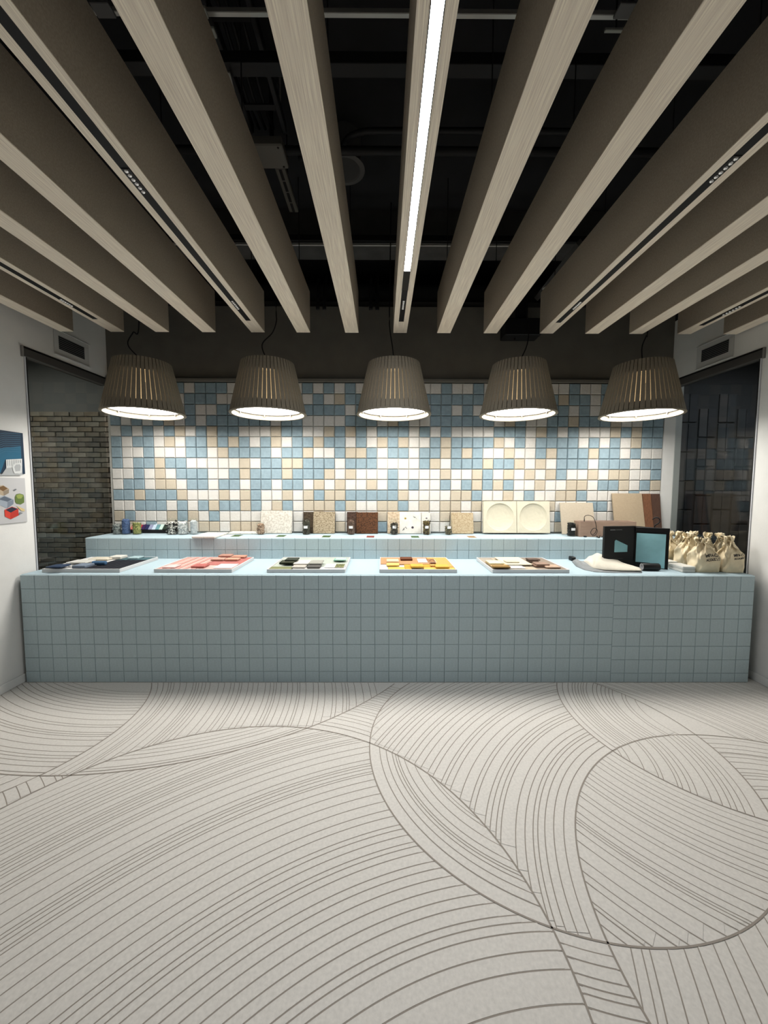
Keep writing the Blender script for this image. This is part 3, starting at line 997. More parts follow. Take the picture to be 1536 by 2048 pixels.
polys = [([zp(-60, 915), zp(40, 898), zp(118, 945), zp(115, 1000), zp(50, 1035), zp(-60, 1000)], pm('tan', 176, 160, 138)),
         ([zp(-40, 935), zp(45, 905), zp(100, 942), zp(40, 975)], pm('brown', 112, 84, 52)),
         ([zp(40, 975), zp(115, 950), zp(112, 1000), zp(50, 1035)], pm('tan2', 140, 128, 112)),
         ([zp(-60, 1080), zp(55, 1030), zp(172, 1080), zp(172, 1140), zp(90, 1195), zp(-60, 1130)], pm('bluegrey', 150, 160, 172)),
         ([zp(-20, 1080), zp(55, 1040), zp(155, 1080), zp(95, 1110)], pm('slate', 88, 98, 112)),
         ([zp(95, 1112), zp(172, 1082), zp(172, 1140), zp(92, 1195)], pm('bluegrey2', 118, 128, 142)),
         ([zp(190, 1050), zp(205, 1015), zp(250, 1005), zp(300, 1020), zp(308, 1060), zp(308, 1120), zp(265, 1145), zp(210, 1135), zp(192, 1110)], pm('green', 92, 112, 58)),
         ([zp(205, 1030), zp(250, 1012), zp(298, 1030), zp(270, 1070), zp(225, 1070)], pm('lime', 138, 152, 78)),
         ([zp(55, 1215), zp(150, 1172), zp(232, 1200), zp(236, 1285), zp(135, 1335), zp(62, 1300)], pm('red', 200, 62, 48)),
         ([zp(70, 1215), zp(150, 1178), zp(225, 1202), zp(135, 1250)], pm('ink', 40, 42, 58)),
         ([zp(135, 1252), zp(232, 1208), zp(236, 1285), zp(135, 1335)], pm('red2', 178, 50, 40)),
         ([zp(205, 1160), zp(310, 1205), zp(312, 1232), zp(270, 1228)], pm('straw', 200, 180, 132)),
         ([zp(165, 962), zp(190, 945), zp(212, 950), zp(185, 972)], pm('chip', 98, 102, 106)),
         ([zp(236, 1285), zp(290, 1255), zp(250, 1240)], pd_)]
poster('poster of red, green and grey boxes, the lower of two', 2.40, 2.77, 1.148, 1.462, pm('backdrop', 186, 186, 188), polys)


# ================================================================ FRONT COUNTER: SAMPLE TRAYS
def fm(n, r, g, b, **k):
    kw = dict(rough=0.9, var=0.05, vscale=70, bump=0.3, bscale=160)
    kw.update(k)
    return mat('felt_' + n, tuple(0.76 * c for c in srgb(r, g, b)), **kw)


TRAY_H = 0.026


def tray(label, x0, x1, panels):
    """white shallow tray with an inlaid colour panel; panels: (u0,u1,v0,v1,mat,h)"""
    y0, y1 = 2.738, 3.215
    t = thing('sample_tray', label, 'tray', ((x0 + x1) / 2, (y0 + y1) / 2, H1 + 0.0005), 0, 'sample trays on the lower worktop')
    w_, d = (x1 - x0) / 2, (y1 - y0) / 2
    MB().box((-w_ + 0.007, -d + 0.007, 0.001), (w_ - 0.007, d - 0.007, 0.014), M_TRAY).build('base', t)
    e = 0.0065
    for lo, hi in (((-w_, -d, 0), (w_, -d + e, TRAY_H)), ((-w_, d - e, 0), (w_, d, TRAY_H)),
                   ((-w_, -d + e, 0), (-w_ + e, d - e, TRAY_H)), ((w_ - e, -d + e, 0), (w_, d - e, TRAY_H))):
        MB().cbox(lo, hi, 0.0012, M_TRAY).build('rim', t)
    for u0, u1, v0, v1, m, h in panels:
        a, b = -w_ + e + 0.001 + u0 * 2 * (w_ - e - 0.001), -w_ + e + 0.001 + u1 * 2 * (w_ - e - 0.001)
        c, f = -d + e + 0.001 + v0 * 2 * (d - e - 0.001), -d + e + 0.001 + v1 * 2 * (d - e - 0.001)
        MB().cbox((a + 0.0008, c + 0.0008, 0.0142), (b - 0.0008, f - 0.0008, 0.0142 + h), 0.001, m).build('inlay_panel', t)
    return t


salmon, pink, rose = fm('salmon', 186, 116, 110), fm('pink', 226, 188, 180), fm('rose', 212, 160, 150)
wood_o, yel, yel2, orange = fm('woodorange', 198, 150, 108), fm('yellow', 228, 190, 96), fm('mustard', 208, 164, 62), fm('orange', 232, 172, 100)
blackf, dteal, olive = fm('blackblue', 22, 26, 36), fm('deepteal', 74, 106, 114), fm('olive', 128, 132, 92)
greige, cream, taupe = fm('greige', 176, 166, 152), fm('cream', 226, 218, 196), fm('taupe', 150, 136, 122)

tray('white sample tray of blues and blacks nearest the left wall', -2.506, -1.946,
     [(0, 0.5, 0, 1, M_WHITE, 0.009)] + [(0.53 + 0.0775 * k, 0.53 + 0.0775 * (k + 1) - 0.012, 0.0, 0.72, blackf, 0.012) for k in range(6)] + [(0.53, 1, 0.74, 1, dteal, 0.011)])
tray('white sample tray of pink and salmon felt, second from the left', -1.70, -1.136,
     [(0.0, 0.07, 0, 1, rose, 0.008), (0.52, 1.0, 0.33, 1, salmon, 0.009), (0.52, 1.0, 0.0, 0.32, pink, 0.008)] +
     [(0.075 + 0.055 * k, 0.075 + 0.055 * (k + 1), 0, 1, (pink, rose)[k % 2], 0.009 + 0.003 * (k % 2)) for k in range(8)])
tray('white sample tray of green and grey felt, third from the left', -0.884, -0.318,
     [(0, 0.30, 0.0, 0.2, olive, 0.010), (0, 1, 0.21, 1, fm('sage', 188, 196, 186), 0.008), (0.31, 1, 0, 0.2, M_WHITE, 0.008)])
tray('white sample tray of yellow and orange felt, fourth from the left', -0.068, 0.495,
     [(0, 0.7, 0.42, 1, wood_o, 0.010), (0.705, 1.0, 0.2, 1, orange, 0.011), (0, 0.1, 0, 0.4, M_WHITE, 0.007), (0.1, 0.33, 0.0, 0.2, yel, 0.009),
      (0.33, 0.7, 0.2, 0.4, yel2, 0.009), (0.33, 0.42, 0, 0.2, yel2, 0.009), (0.58, 1.0, 0.0, 0.19, yel, 0.008)])
tray('white sample tray of brown and cream felt, rightmost of five', 0.752, 1.312,
     [(0, 0.2, 0, 1, greige, 0.007), (0.62, 1, 0.0, 1, taupe, 0.008), (0.2, 0.62, 0.0, 1, fm('sandy', 196, 182, 160), 0.007)])

SZ = H1 + 0.026


def piece(label, xl, xr, yf, depth, th, m, z=0.0, name='felt_sample', cat='sample', c=0.0035, group='loose felt samples', ang=0.0):
    """sample lying in a tray; xl, xr, yf: its front edge as seen in the photo"""
    zz = SZ + z
    a, b = at_z(xl, yf, zz), at_z(xr, yf, zz)
    w_ = abs(b.x - a.x) / 2
    o = MB().cbox((-w_, 0, 0), (w_, depth, th), min(c, th * 0.3), m).build(name, None, False, ((a.x + b.x) / 2, (a.y + b.y) / 2, zz))
    o.rotation_euler = (0, 0, ang)
    return tag(o, label, cat, group)


SQ = 0.098
navyf, slatef, paleb = fm('navy', 52, 70, 98), fm('slate', 124, 138, 156), fm('paleblue', 172, 198, 204)
# tray 1
piece('navy felt square, the lower of a pair in the left tray', 90, 119, 1136.5, SQ, 0.011, fm('navy2', 62, 74, 92))
piece('navy felt square lying on another at the left tray edge', 97, 121, 1136, SQ, 0.010, navyf, 0.0112)
piece('slate grey felt square at the front of the left tray', 143, 170, 1136.8, SQ, 0.020, slatef)
piece('white felt tile, the lower of two in the left tray', 131, 168, 1127.5, 0.12, 0.010, M_WHITE)
piece('white felt tile resting on another in the left tray', 138, 171, 1127, 0.11, 0.010, fm('offwhite', 214, 214, 208), 0.0105)
piece('small white chip beside the navy pair', 136, 142, 1134.5, 0.03, 0.008, M_WHITE)
piece('cream felt tile behind the white pair in the left tray', 175, 215, 1121.5, 0.10, 0.014, fm('creamy', 222, 214, 196))
piece('thick white felt block at the back of the left tray', 217, 241, 1118.8, 0.09, 0.022, fm('chalk', 232, 230, 222))
piece('pale blue felt square on the dark teal inlay', 254, 276, 1118.5, 0.09, 0.012, paleb)
p = at_z(196, 1131, SZ)
o = MB().lathe([(0.004, -0.05), (0.014, -0.05), (0.0155, -0.044), (0.0155, 0.044), (0.014, 0.05), (0.004, 0.05)], 16, fm('rollblue', 74, 112, 150), Matrix.Rotation(PI / 2, 4, 'Y'), True, True).build('felt_roll', None, True, (p.x, p.y + 0.015, SZ + 0.0156))
tag(o, 'small blue felt roll in the left tray', 'roll')
# tray 2
piece('pale pink felt square at the front of the pink tray', 324, 349, 1136.5, SQ, 0.008, fm('palepink', 244, 206, 204))
piece('coral felt square at the front middle of the pink tray', 381, 408, 1136, SQ, 0.013, fm('coral', 188, 108, 102))
piece('white info card at the front right of the pink tray', 425, 463, 1136.3, 0.15, 0.0012, M_PAPER, name='info_card', cat='card', group='info cards')
for k, (xl, xr, y, lab) in enumerate([(421, 446, 1122, 'peach felt square, front left of four in the pink tray'), (449, 475, 1122, 'peach felt square, front right of four in the pink tray'),
                                      (436, 461, 1114.5, 'peach felt square, back left of four in the pink tray'), (462, 489, 1116.5, 'peach felt square, back right of four in the pink tray')]):
    piece(lab, xl, xr, y, 0.075, 0.015, fm('peach%d' % k, *[(204, 162, 146), (214, 164, 140), (192, 146, 130), (210, 156, 134)][k]))
# tray 3
dk = fm('darkgreen', 46, 52, 40)
piece('dark green felt square at the bottom of a leaning stack', 558, 583, 1128.5, SQ, 0.015, dk)
piece('dark green felt square in the middle of a leaning stack', 562, 588, 1127.2, SQ, 0.012, fm('darkgreen2', 78, 80, 66), 0.0155)
piece('dark green felt square on top of the leaning stack', 569, 594, 1122.5, SQ, 0.011, fm('darkgreen3', 58, 64, 54), 0.028)
piece('pale grey felt strip at the front of the green tray', 583, 610, 1136.5, 0.09, 0.010, fm('stone', 196, 190, 182))
piece('white felt tile lying across the pale grey strip', 586, 616, 1129.5, 0.14, 0.010, fm('chalk2', 228, 224, 216), 0.0105)
piece('charcoal felt square at the front of the green tray', 613, 640, 1136.8, 0.09, 0.012, fm('charcoal', 96, 94, 92))
piece('grey felt square lying on the charcoal one', 618, 643, 1129.5, 0.13, 0.011, fm('midgrey', 166, 166, 158), 0.0125)
piece('dark mint felt square, the lower of two in the green tray', 667, 688, 1122.8, 0.075, 0.011, fm('mint2', 128, 184, 162))
piece('pale mint felt square on top of the dark mint one', 670, 692, 1121.5, 0.08, 0.009, fm('mint', 184, 222, 206), 0.0115)


def card(label, xl, xr, yf, depth, m_pic, z, split=0.5, pic_right=True):
    a, b = at_z(xl, yf, z), at_z(xr, yf, z)
    w_ = abs(b.x - a.x)
    t = thing('info_card', label, 'card', ((a.x + b.x) / 2, (a.y + b.y) / 2, z + 0.0004), 0, 'info cards')
    MB().box((-w_ / 2, 0, 0), (w_ / 2, depth, 0.0012), M_PAPER).build('sheet', t)
    if m_pic:
        MB().box((w_ * (split - 0.5), 0.003, 0.0012), (w_ / 2 - 0.003, depth - 0.003, 0.0018), m_pic).build('picture', t)
    for k in range(3):
        MB().box((-w_ / 2 + 0.008, depth * (0.25 + 0.16 * k), 0.0012), (-w_ / 2 + w_ * (split * 0.8 - 0.05 * k), depth * (0.25 + 0.16 * k) + 0.004, 0.0015), mat('card_ink', (0.45, 0.45, 0.44), 0.9)).build('text_line', t)
    return t


gpic = mat('leaf_print', srgb(66, 92, 46), 0.7, col2=srgb(40, 56, 30), cscale=60)
gpic2 = mat('moss_print', srgb(120, 122, 78), 0.7, col2=srgb(44, 50, 30), cscale=70)
bpic = mat('bark_print', srgb(158, 116, 78), 0.7, col2=srgb(96, 62, 40), cscale=60)
rpic = mat('rust_print', srgb(122, 58, 50), 0.7, col2=srgb(110, 48, 40), cscale=60)
tpic = mat('tan_print', srgb(140, 112, 78), 0.7, col2=srgb(134, 104, 70), cscale=60)
card('info card with a moss photo in the green tray', 648, 688, 1135.5, 0.13, gpic2, SZ, 0.52)
# tray 4
piece('cream felt square on the wood inlay of the yellow tray', 773, 798, 1126.2, 0.10, 0.015, fm('apricot', 236, 202, 170))
piece('dark brown felt square on the wood inlay of the yellow tray', 801, 825, 1121.5, 0.085, 0.017, fm('umber', 112, 68, 46))
card('info card with a brown photo in the yellow tray', 837, 873, 1125.0, 0.15, bpic, SZ, 0.52)
piece('yellow felt square at the left of the yellow tray', 773, 799, 1132.8, 0.085, 0.011, fm('lemon', 236, 204, 120))
piece('mustard felt square at the front middle of the yellow tray', 822, 848, 1136.2, 0.09, 0.014, fm('gold', 226, 180, 76))
piece('mustard felt square at the front right of the yellow tray', 872, 899, 1136.8, 0.09, 0.013, fm('gold2', 226, 182, 82))
p = at_z(868, 1128, SZ)
piece('small dark brown chip on the orange inlay', 861, 872, 1128.2, 0.03, 0.008, fm('umber2', 92, 54, 30), group='loose felt samples')
piece('orange felt strip beside the dark brown chip', 861, 878, 1133.0, 0.05, 0.008, orange)
# tray 5
piece('ochre felt tile, the lower of a stack in the brown tray', 986, 1021, 1136.5, 0.22, 0.010, fm('ochre', 196, 168, 118))
piece('dark ochre felt bar at the front of the ochre tile', 988, 1022, 1136.2, 0.06, 0.010, fm('ochre2', 150, 118, 66), 0.0105)
piece('cream felt tile lying on the ochre tile', 980, 1008, 1129.0, 0.12, 0.010, fm('ivory', 232, 222, 192), 0.0105)
piece('large cream felt board at the back of the brown tray', 1012, 1065, 1130.8, 0.30, 0.008, cream, 0.004)
piece('small cream felt square lying on the large cream board', 1013, 1039, 1126.0, 0.08, 0.009, fm('ivory2', 214, 206, 182), 0.0125)
piece('white info card at the front of the brown tray', 1018, 1052, 1136.8, 0.15, 0.0012, M_PAPER, 0.0, 'info_card', 'card', group='info cards')
piece('dark brown felt square, the lower of two at the back of the brown tray', 1059, 1078, 1125.0, 0.08, 0.012, fm('cocoa', 92, 76, 66))
piece('dark brown felt square, the upper of two at the back of the brown tray', 1058, 1081, 1121.5, 0.08, 0.010, fm('cocoa2', 106, 90, 80), 0.0125)
piece('brown felt square, the lower of two in the middle of the brown tray', 1071, 1092, 1134.5, 0.09, 0.012, fm('brown', 140, 112, 96))
piece('brown felt square, the upper of two in the middle of the brown tray', 1074, 1100, 1131.0, 0.09, 0.010, fm('brown2', 160, 134, 118), 0.0125)
piece('tan felt square at the front right of the brown tray', 1094, 1122, 1137.0, 0.09, 0.012, fm('tan', 200, 172, 150))

# ================================================================ FRONT COUNTER: RIGHT END
# folded cream cloth with a grey backing
random.seed(3)


def hump(x, c, w_):
    return math.exp(-((x - c) / w_) ** 2)


def cloth():
    base = at_z(1213, 1136, H1)
    t = thing('folded_cloth', 'cream cloth with grey backing lying crumpled beside the black stand', 'cloth', (base.x, base.y, H1 + 0.0005))

    def sheet(name, poly, hfun, m, z0):
        """poly: left/right outline as (u, yfront, yback) in photo pixels"""
        nu, nv = 34, 14
        top, bot = [], []
        for i in range(nu + 1):
            u = i / nu
            f = u * (len(poly) - 1)
            k = min(int(f), len(poly) - 2)
            q = f - k
            A, B = poly[k], poly[k + 1]
            xf, yf, xb, yb = [A[j] * (1 - q) + B[j] * q for j in range(4)]
            a, b = at_z(xf, yf, H1), at_z(xb, yb, H1)
            for j in range(nv + 1):
                v = j / nv
                p = a.lerp(b, v)
                edge = min(1.0, 5 * v, 5 * (1 - v), 6 * u + 0.15, 6 * (1 - u) + 0.15)
                z = z0 + max(0.003, hfun(u, v) * math.sqrt(max(edge, 0.0)))
                top.append((p.x - base.x, p.y - base.y, z))
                bot.append((p.x - base.x, p.y - base.y, z0))
        n = nv + 1
        fs = []
        N = len(top)
        for i in range(nu):
            for j in range(nv):
                a = i * n + j
                fs.append((a, a + n, a + n + 1, a + 1))
                fs.append((N + a, N + a + 1, N + a + n + 1, N + a + n))
        ring = [i * n for i in range(nu + 1)] + [nu * n + j for j in range(1, n)] + [i * n + nv for i in range(nu - 1, -1, -1)] + [j for j in range(nv - 1, 0, -1)]
        for a, b in zip(ring, ring[1:] + ring[:1]):
            fs.append((N + a, N + b, b, a))
        MB().add(top + bot, fs, m).build(name, t, True)
    grey = [(1144, 1124, 1148, 1119), (1152, 1133, 1160, 1124), (1168, 1140, 1174, 1127), (1190, 1144.5, 1194, 1129), (1225, 1146, 1226, 1133), (1284, 1146.2, 1283, 1141)]
    sheet('grey_backing', grey, lambda u, v: 0.008 + 0.045 * hump(u, 0.3, 0.22) * (0.6 + 0.4 * math.sin(9 * u + 3 * v)) * (0.5 + v), mat('cloth_grey', srgb(128, 132, 134), 0.95, var=0.1, vscale=30, bump=0.4), 0.0)
    crm = [(1166, 1128, 1170, 1124), (1180, 1136, 1186, 1126), (1188, 1140, 1204, 1128), (1210, 1143.5, 1228, 1130), (1244, 1145, 1246, 1134), (1283, 1145.4, 1280, 1140.5)]

    def hf(u, v):
        return 0.014 + 0.075 * hump(u, 0.42, 0.32) * (0.35 + 0.65 * v) + 0.012 * math.sin(14 * u + 5 * v) * hump(u, 0.3, 0.25) + 0.02 * hump(u, 0.1, 0.07) * v
    sheet('cream_face', crm, hf, mat('cloth_cream', srgb(202, 197, 184), 0.95, var=0.03, vscale=50, bump=0.5, bscale=130), 0.012)
    p = at_z(1146, 1122, H1)
    MB().cbox((p.x - base.x - 0.015, p.y - base.y - 0.01, 0.0), (p.x - base.x + 0.02, p.y - base.y + 0.05, 0.034), 0.004, M_SATIN).build('black_tab', t)


cloth()

# black roll
p = at_z(1304, 1142.5, H1)
t = thing('black_roll', 'short black roll lying in front of the black stand', 'roll', (p.x, p.y + 0.022, H1 + 0.0285), -0.06)
MB().lathe([(0.026, -0.062), (0.028, -0.058), (0.028, 0.058), (0.026, 0.062), (0.004, 0.062)], 20, M_SATIN, Matrix.Rotation(PI / 2, 4, 'Y'), False, True).build('sleeve', t, True)
MB().lathe([(0.0255, -0.0615), (0.014, -0.0615), (0.013, -0.05)], 20, mat('roll_end', (0.30, 0.31, 0.33), 0.5), Matrix.Rotation(PI / 2, 4, 'Y'), False, True).build('end_disc', t, True)

# white sample blocks, 2 x 2
wb = fm('blockwhite', 222, 222, 216)
for k, (xl, xr, yf, z, lab) in enumerate([(1365, 1391, 1145.5, 0.0, 'white felt block, lower one nearest the front bag'), (1365, 1391, 1145.5, 0.0225, 'white felt block, upper one nearest the front bag'),
                                          (1330, 1356, 1134.5, 0.0, 'white felt block, lower one beside the black stand'), (1330, 1356, 1134.5, 0.0225, 'white felt block, upper one beside the black stand')]):
    a, b = at_z(xl, yf, H1), at_z(xr, yf, H1)
    w_ = (b.x - a.x) / 2
    o = MB().cbox((-w_, 0, 0), (w_, 0.145, 0.022), 0.004, wb).build('felt_block', None, False, ((a.x + b.x) / 2, a.y, H1 + 0.0005 + z))
    tag(o, lab, 'block', 'white felt blocks')


# black display stand: two hinged panels
def stand():
    Yl, Yh, Yr = 2.93, 2.97, 2.86
    A = at_y(1207, 1128, Yl)
    Hh = at_y(1268, 1125, Yh)
    Bq = at_y(1336, 1130, Yr)
    ztop = at_y(1240, 1053, Yl).z
    t = thing('display_stand', 'black folding display stand with a teal fabric sheet', 'display stand', (Hh.x, Hh.y, H1 + 0.0005))

    def panel(name, P, Q, zt, zt2):
        d = Vector((Q.x - P.x, Q.y - P.y, 0))
        L = d.length
        d.normalize()
        nrm = Vector((d.y, -d.x, 0))       # towards the camera
        T = Matrix(((d.x, -nrm.x, 0, P.x - Hh.x), (d.y, -nrm.y, 0, P.y - Hh.y), (0, 0, 1, 0), (0, 0, 0, 1)))
        h1, h2 = zt - H1, zt2 - H1
        mb = MB()
        vs = [(0, 0, 0), (L, 0, 0), (L, 0.02, 0), (0, 0.02, 0), (0, 0, h1), (L, 0, h2), (L, 0.02, h2), (0, 0.02, h1)]
        mb.add(vs, [(0, 3, 2, 1), (4, 5, 6, 7), (0, 1, 5, 4), (1, 2, 6, 5), (2, 3, 7, 6), (3, 0, 4, 7)], M_SATIN, T)
        return mb.build(name, t), T, L, h1
    teal_f = mat('teal_sheet', srgb(140, 188, 196), 0.75, var=0.12, vscale=9, bump=0.5, bscale=16)
    lp, T, L, h = panel('text_panel', A, Hh, ztop, ztop)
    f = lambda u, v, e=-0.001: (u * L, e, v * h)
    # pentagon window showing teal felt
    pent = [(0.33, 0.37), (0.33, 0.64), (0.37, 0.67), (0.75, 0.53), (0.75, 0.37)]
    mb = MB()
    mb.add([f(u, v, -0.003) for u, v in pent] + [f(u, v, 0) for u, v in pent], [list(range(5))[::-1]] + [[i, (i + 1) % 5, 5 + (i + 1) % 5, 5 + i] for i in range(5)], teal_f, T)
    mb.build('felt_window', lp)
    ink = mat('stand_ink', (0.30, 0.31, 0.32), 0.7)
    for u0, u1, v, hh in ((0.17, 0.34, 0.905, 0.016), (0.36, 0.56, 0.91, 0.008), (0.12, 0.62, 0.205, 0.010), (0.12, 0.60, 0.15, 0.010)):
        MB().add([f(u0, v), f(u1, v), f(u1, v + hh), f(u0, v + hh)], [(0, 1, 2, 3)], ink if v > 0.5 else mat('stand_ink2', (0.05, 0.05, 0.055), 0.7), T).build('text_line', lp)
    zr = at_y(1336, 1058, Yr).z
    rp, T2, L2, h2 = panel('hanger_panel', Hh, Bq, ztop - 0.002, zr)
    g = lambda u, v, e: (u * L2, e, v * h2)
    nu, nv = 10, 12
    vs, fs = [], []
    for i in range(nu + 1):
        for j in range(nv + 1):
            u, v = 0.04 + 0.86 * i / nu, -0.0 + 0.84 * j / nv
            v = v if not (j == 0) else 0.02 - 0.0 * u
            if u < 0.5 and v < 0.13:
                v = 0.13
            vs.append(g(u, v, -0.008 - 0.002 * math.sin(5 * u + 7 * v) - 0.0015 * math.sin(11 * v)))
    for i in range(nu):
        for j in range(nv):
            a = i * (nv + 1) + j
            fs.append((a, a + nv + 1, a + nv + 2, a + 1))
    MB().add(vs, fs, teal_f, T2).build('fabric_sheet', rp, True)
    MB().cbox((0.0, -0.010, h2 * 0.86), (L2, -0.0005, h2 * 0.985), 0.002, M_SATIN, T2).build('clamp_bar', rp)
    pts = [(0.56 * L2, 0.01, h2 * 0.99), (0.58 * L2, 0.01, h2 * 1.04), (0.67 * L2, 0.01, h2 * 1.09), (0.71 * L2, 0.01, h2 * 1.15), (0.67 * L2, 0.01, h2 * 1.215), (0.57 * L2, 0.01, h2 * 1.225), (0.49 * L2, 0.01, h2 * 1.175)]
    MB().tube(smooth_path(pts, 6), 0.0045, 8, M_BLK, T2).build('hook', rp, True)


stand()


# ---- cotton drawstring bags
M_BAG = mat('bag_cotton', srgb(226, 212, 182), 0.95, var=0.05, vscale=30, bump=0.35, bscale=220)
M_CORD = mat('bag_cord', srgb(222, 208, 178), 0.95)
M_INK = mat('bag_ink', (0.03, 0.03, 0.03), 0.8)
TEXT_ME = {}


def text_mesh(body, size):
    cu = bpy.data.curves.new('txt', 'FONT')
    cu.body = body
    cu.size = size
    cu.align_x = 'CENTER'
    cu.resolution_u = 3
    cu.offset = 0.0009
    to = bpy.data.objects.new('txt', cu)
    COL.objects.link(to)
    dg = bpy.context.evaluated_depsgraph_get()
    me = bpy.data.meshes.new_from_object(to.evaluated_get(dg))
    bpy.data.objects.remove(to)
    bpy.data.curves.remove(cu)
    return me


def bag(label, x, y, w_, d, h, rz, seed, lean=0.0, printed=False):
    rng = random.Random(seed)
    t = thing('cotton_bag', label, 'bag', (x, y, H1 + 0.0005), rz, 'cotton drawstring bags')
    n = 84
    ph = [rng.uniform(0, 6.28) for _ in range(8)]
    lv = [0.0, 0.004, 0.03, 0.08, 0.14, 0.2, 0.26, 0.32, 0.38, 0.44, 0.5, 0.55, 0.6, 0.65, 0.7, 0.745, 0.785, 0.82, 0.85, 0.87, 0.885, 0.91, 0.945, 0.975, 1.0]
    vs, fs = [], []
    for k, v in enumerate(lv):
        if v <= 0.87:
            s = v / 0.87
            nar = 1.0 - 0.13 * s - max(0, (s - 0.56) / 0.44) ** 1.25 * 0.60
            hw = w_ / 2 * max(nar, 0.27)
            hd = d / 2 * (0.80 + 0.30 * math.sin(PI * min(1, s * 1.15)) - 0.45 * max(0, (s - 0.55) / 0.45) ** 1.3)
        else:
            s = (v - 0.87) / 0.13
            hw = w_ / 2 * (0.27 + 0.13 * math.sin(PI * min(1, s * 0.7)))
            hd = d / 2 * (0.48 + 0.26 * math.sin(PI * min(1, s * 0.7)))
        if k == 0:
            hw, hd = hw * 0.96, hd * 0.94
        fold = 0.0 if v < 0.25 else min(1.0, (v - 0.25) / 0.5)
        cren = 0.5 * (1 - abs(2 * v - 0.9))
        for i in range(n):
            a = 2 * PI * i / n
            ca, sa = math.cos(a), math.sin(a)
            e = 0.5 if v < 0.5 else 0.5 + 0.45 * min(1, (v - 0.5) / 0.3)
            px = math.copysign(abs(ca) ** e, ca)
            py = math.copysign(abs(sa) ** e, sa)
            rip = 1 + fold * (0.07 * math.sin(9 * a + ph[0]) + 0.085 * math.sin(14 * a + ph[1] + 3 * v) + (0.10 * math.sin(11 * a + ph[2]) if v > 0.8 else 0))
            wob = 0.010 * math.sin(3 * a + ph[3] + 8 * v) + 0.009 * math.sin(5 * a + ph[4] - 13 * v) + 0.006 * math.sin(8 * a + 21 * v + ph[7]) + 0.0035 * math.sin(13 * a - 34 * v + ph[2])
            wob *= (1 if v > 0.02 else 0.2) * (0.4 + fold)
            zz = h * v + (0.006 * math.sin(7 * a + ph[5]) + 0.004 * math.sin(12 * a + ph[6])) * (1 if v > 0.93 else 0)
            vs.append((px * hw * rip + wob + lean * v * v * h, py * hd * rip + wob * 0.7, zz))
    for k in range(len(lv) - 1):
        for i in range(n):
            j = (i + 1) % n
            fs.append((k * n + i, k * n + j, (k + 1) * n + j, (k + 1) * n + i))
    fs.append(list(range(n))[::-1])
    fs.append([(len(lv) - 1) * n + i for i in range(n)])
    body = MB().add(vs, fs, M_BAG)
    bo = body.build('pouch', t, True)
    # drawstring
    zc = 0.872 * h
    lx = lean * 0.872 ** 2 * h
    rx, ry = w_ / 2 * 0.29 + 0.004, d / 2 * 0.5 + 0.004
    ring = [(lx + rx * math.cos(2 * PI * i / 20), ry * math.sin(2 * PI * i / 20), zc + 0.003 * math.sin(4 * PI * i / 20)) for i in range(21)]
    MB().tube(ring, 0.0032, 6, M_CORD).build('drawstring', t, True)
    s = rng.choice((-1, 1))
    tail = [(lx + 0.2 * rx * s, -ry, zc), (lx + 0.012 * s, -ry - 0.008, zc - 0.02), (lx + 0.02 * s, -d * 0.42, zc - 0.05), (lx + 0.016 * s, -d * 0.5, zc - 0.085)]
    MB().tube(smooth_path(tail, 5), 0.003, 6, M_CORD).build('cord_tail', t, True)
    if printed:
        bvh = BVHTree.FromPolygons([Vector(v) for v in vs], fs)
        for body_t, size, zc_, tilt in (('IMPACT', 0.165 * w_, 0.47 * h, 0.06), ('ACOUSTIC', 0.118 * w_, 0.47 * h - 0.14 * w_, 0.06)):
            me = text_mesh(body_t, size)
            for v in me.vertices:
                X = v.co.x + 0.07 * w_
                Z = v.co.y + zc_ + X * tilt
                hit = bvh.ray_cast(Vector((X, -1, Z)), Vector((0, 1, 0)))
                yy = hit[0].y - 0.0012 if hit[0] else -d / 2
                v.co = (X, yy, Z)
            me.materials.clear()
            me.materials.append(M_INK)
            o = link('print', me, t)
            o['label'] = 'dark lettering'
    return t


def bag_px(label, xc, yb, w_px, h_px, seed, rz=0.0, lean=0.0, printed=False, dd=0.13):
    p = at_z(xc, yb, H1)
    k = p.y / FPX
    bag(label, p.x, p.y + dd / 2, w_px * k, dd, h_px * k, rz, seed, lean, printed)


bag_px('cotton drawstring bag with dark print, in front of the pile', 1420, 1146, 54, 69, 1, 0.05, -0.10, True, 0.12)
bag_px('cotton drawstring bag with dark print at the right window', 1473.5, 1146.8, 40, 74, 2, -0.06, -0.14, True, 0.10)
bag_px('cotton bag directly left of the front printed bag', 1381, 1137, 38, 70, 3, 0.1, 0.08, False, 0.11)
bag_px('cotton bag right behind the black stand edge', 1345, 1129, 36, 66, 4, 0.1, -0.05, False, 0.11)
bag_px('cotton bag behind the two printed bags, near the window', 1450, 1130, 29, 63, 6, 0.05, -0.08, False, 0.08)
bag_px('cotton bag peeking out behind the front printed bag', 1418, 1130, 26, 64, 7, 0.0, 0.05, False, 0.08)
bag_px('cotton bag at the very back of the pile, nearest the stand', 1361, 1125.5, 27, 62, 5, -0.1, 0.02, False, 0.07)
bag_px('cotton bag at the very back, in the middle of the pile', 1391, 1125.5, 27, 62, 8, 0.0, 0.0, False, 0.07)

# ================================================================ UPPER WORKTOP
ZT = H2 + 0.0005
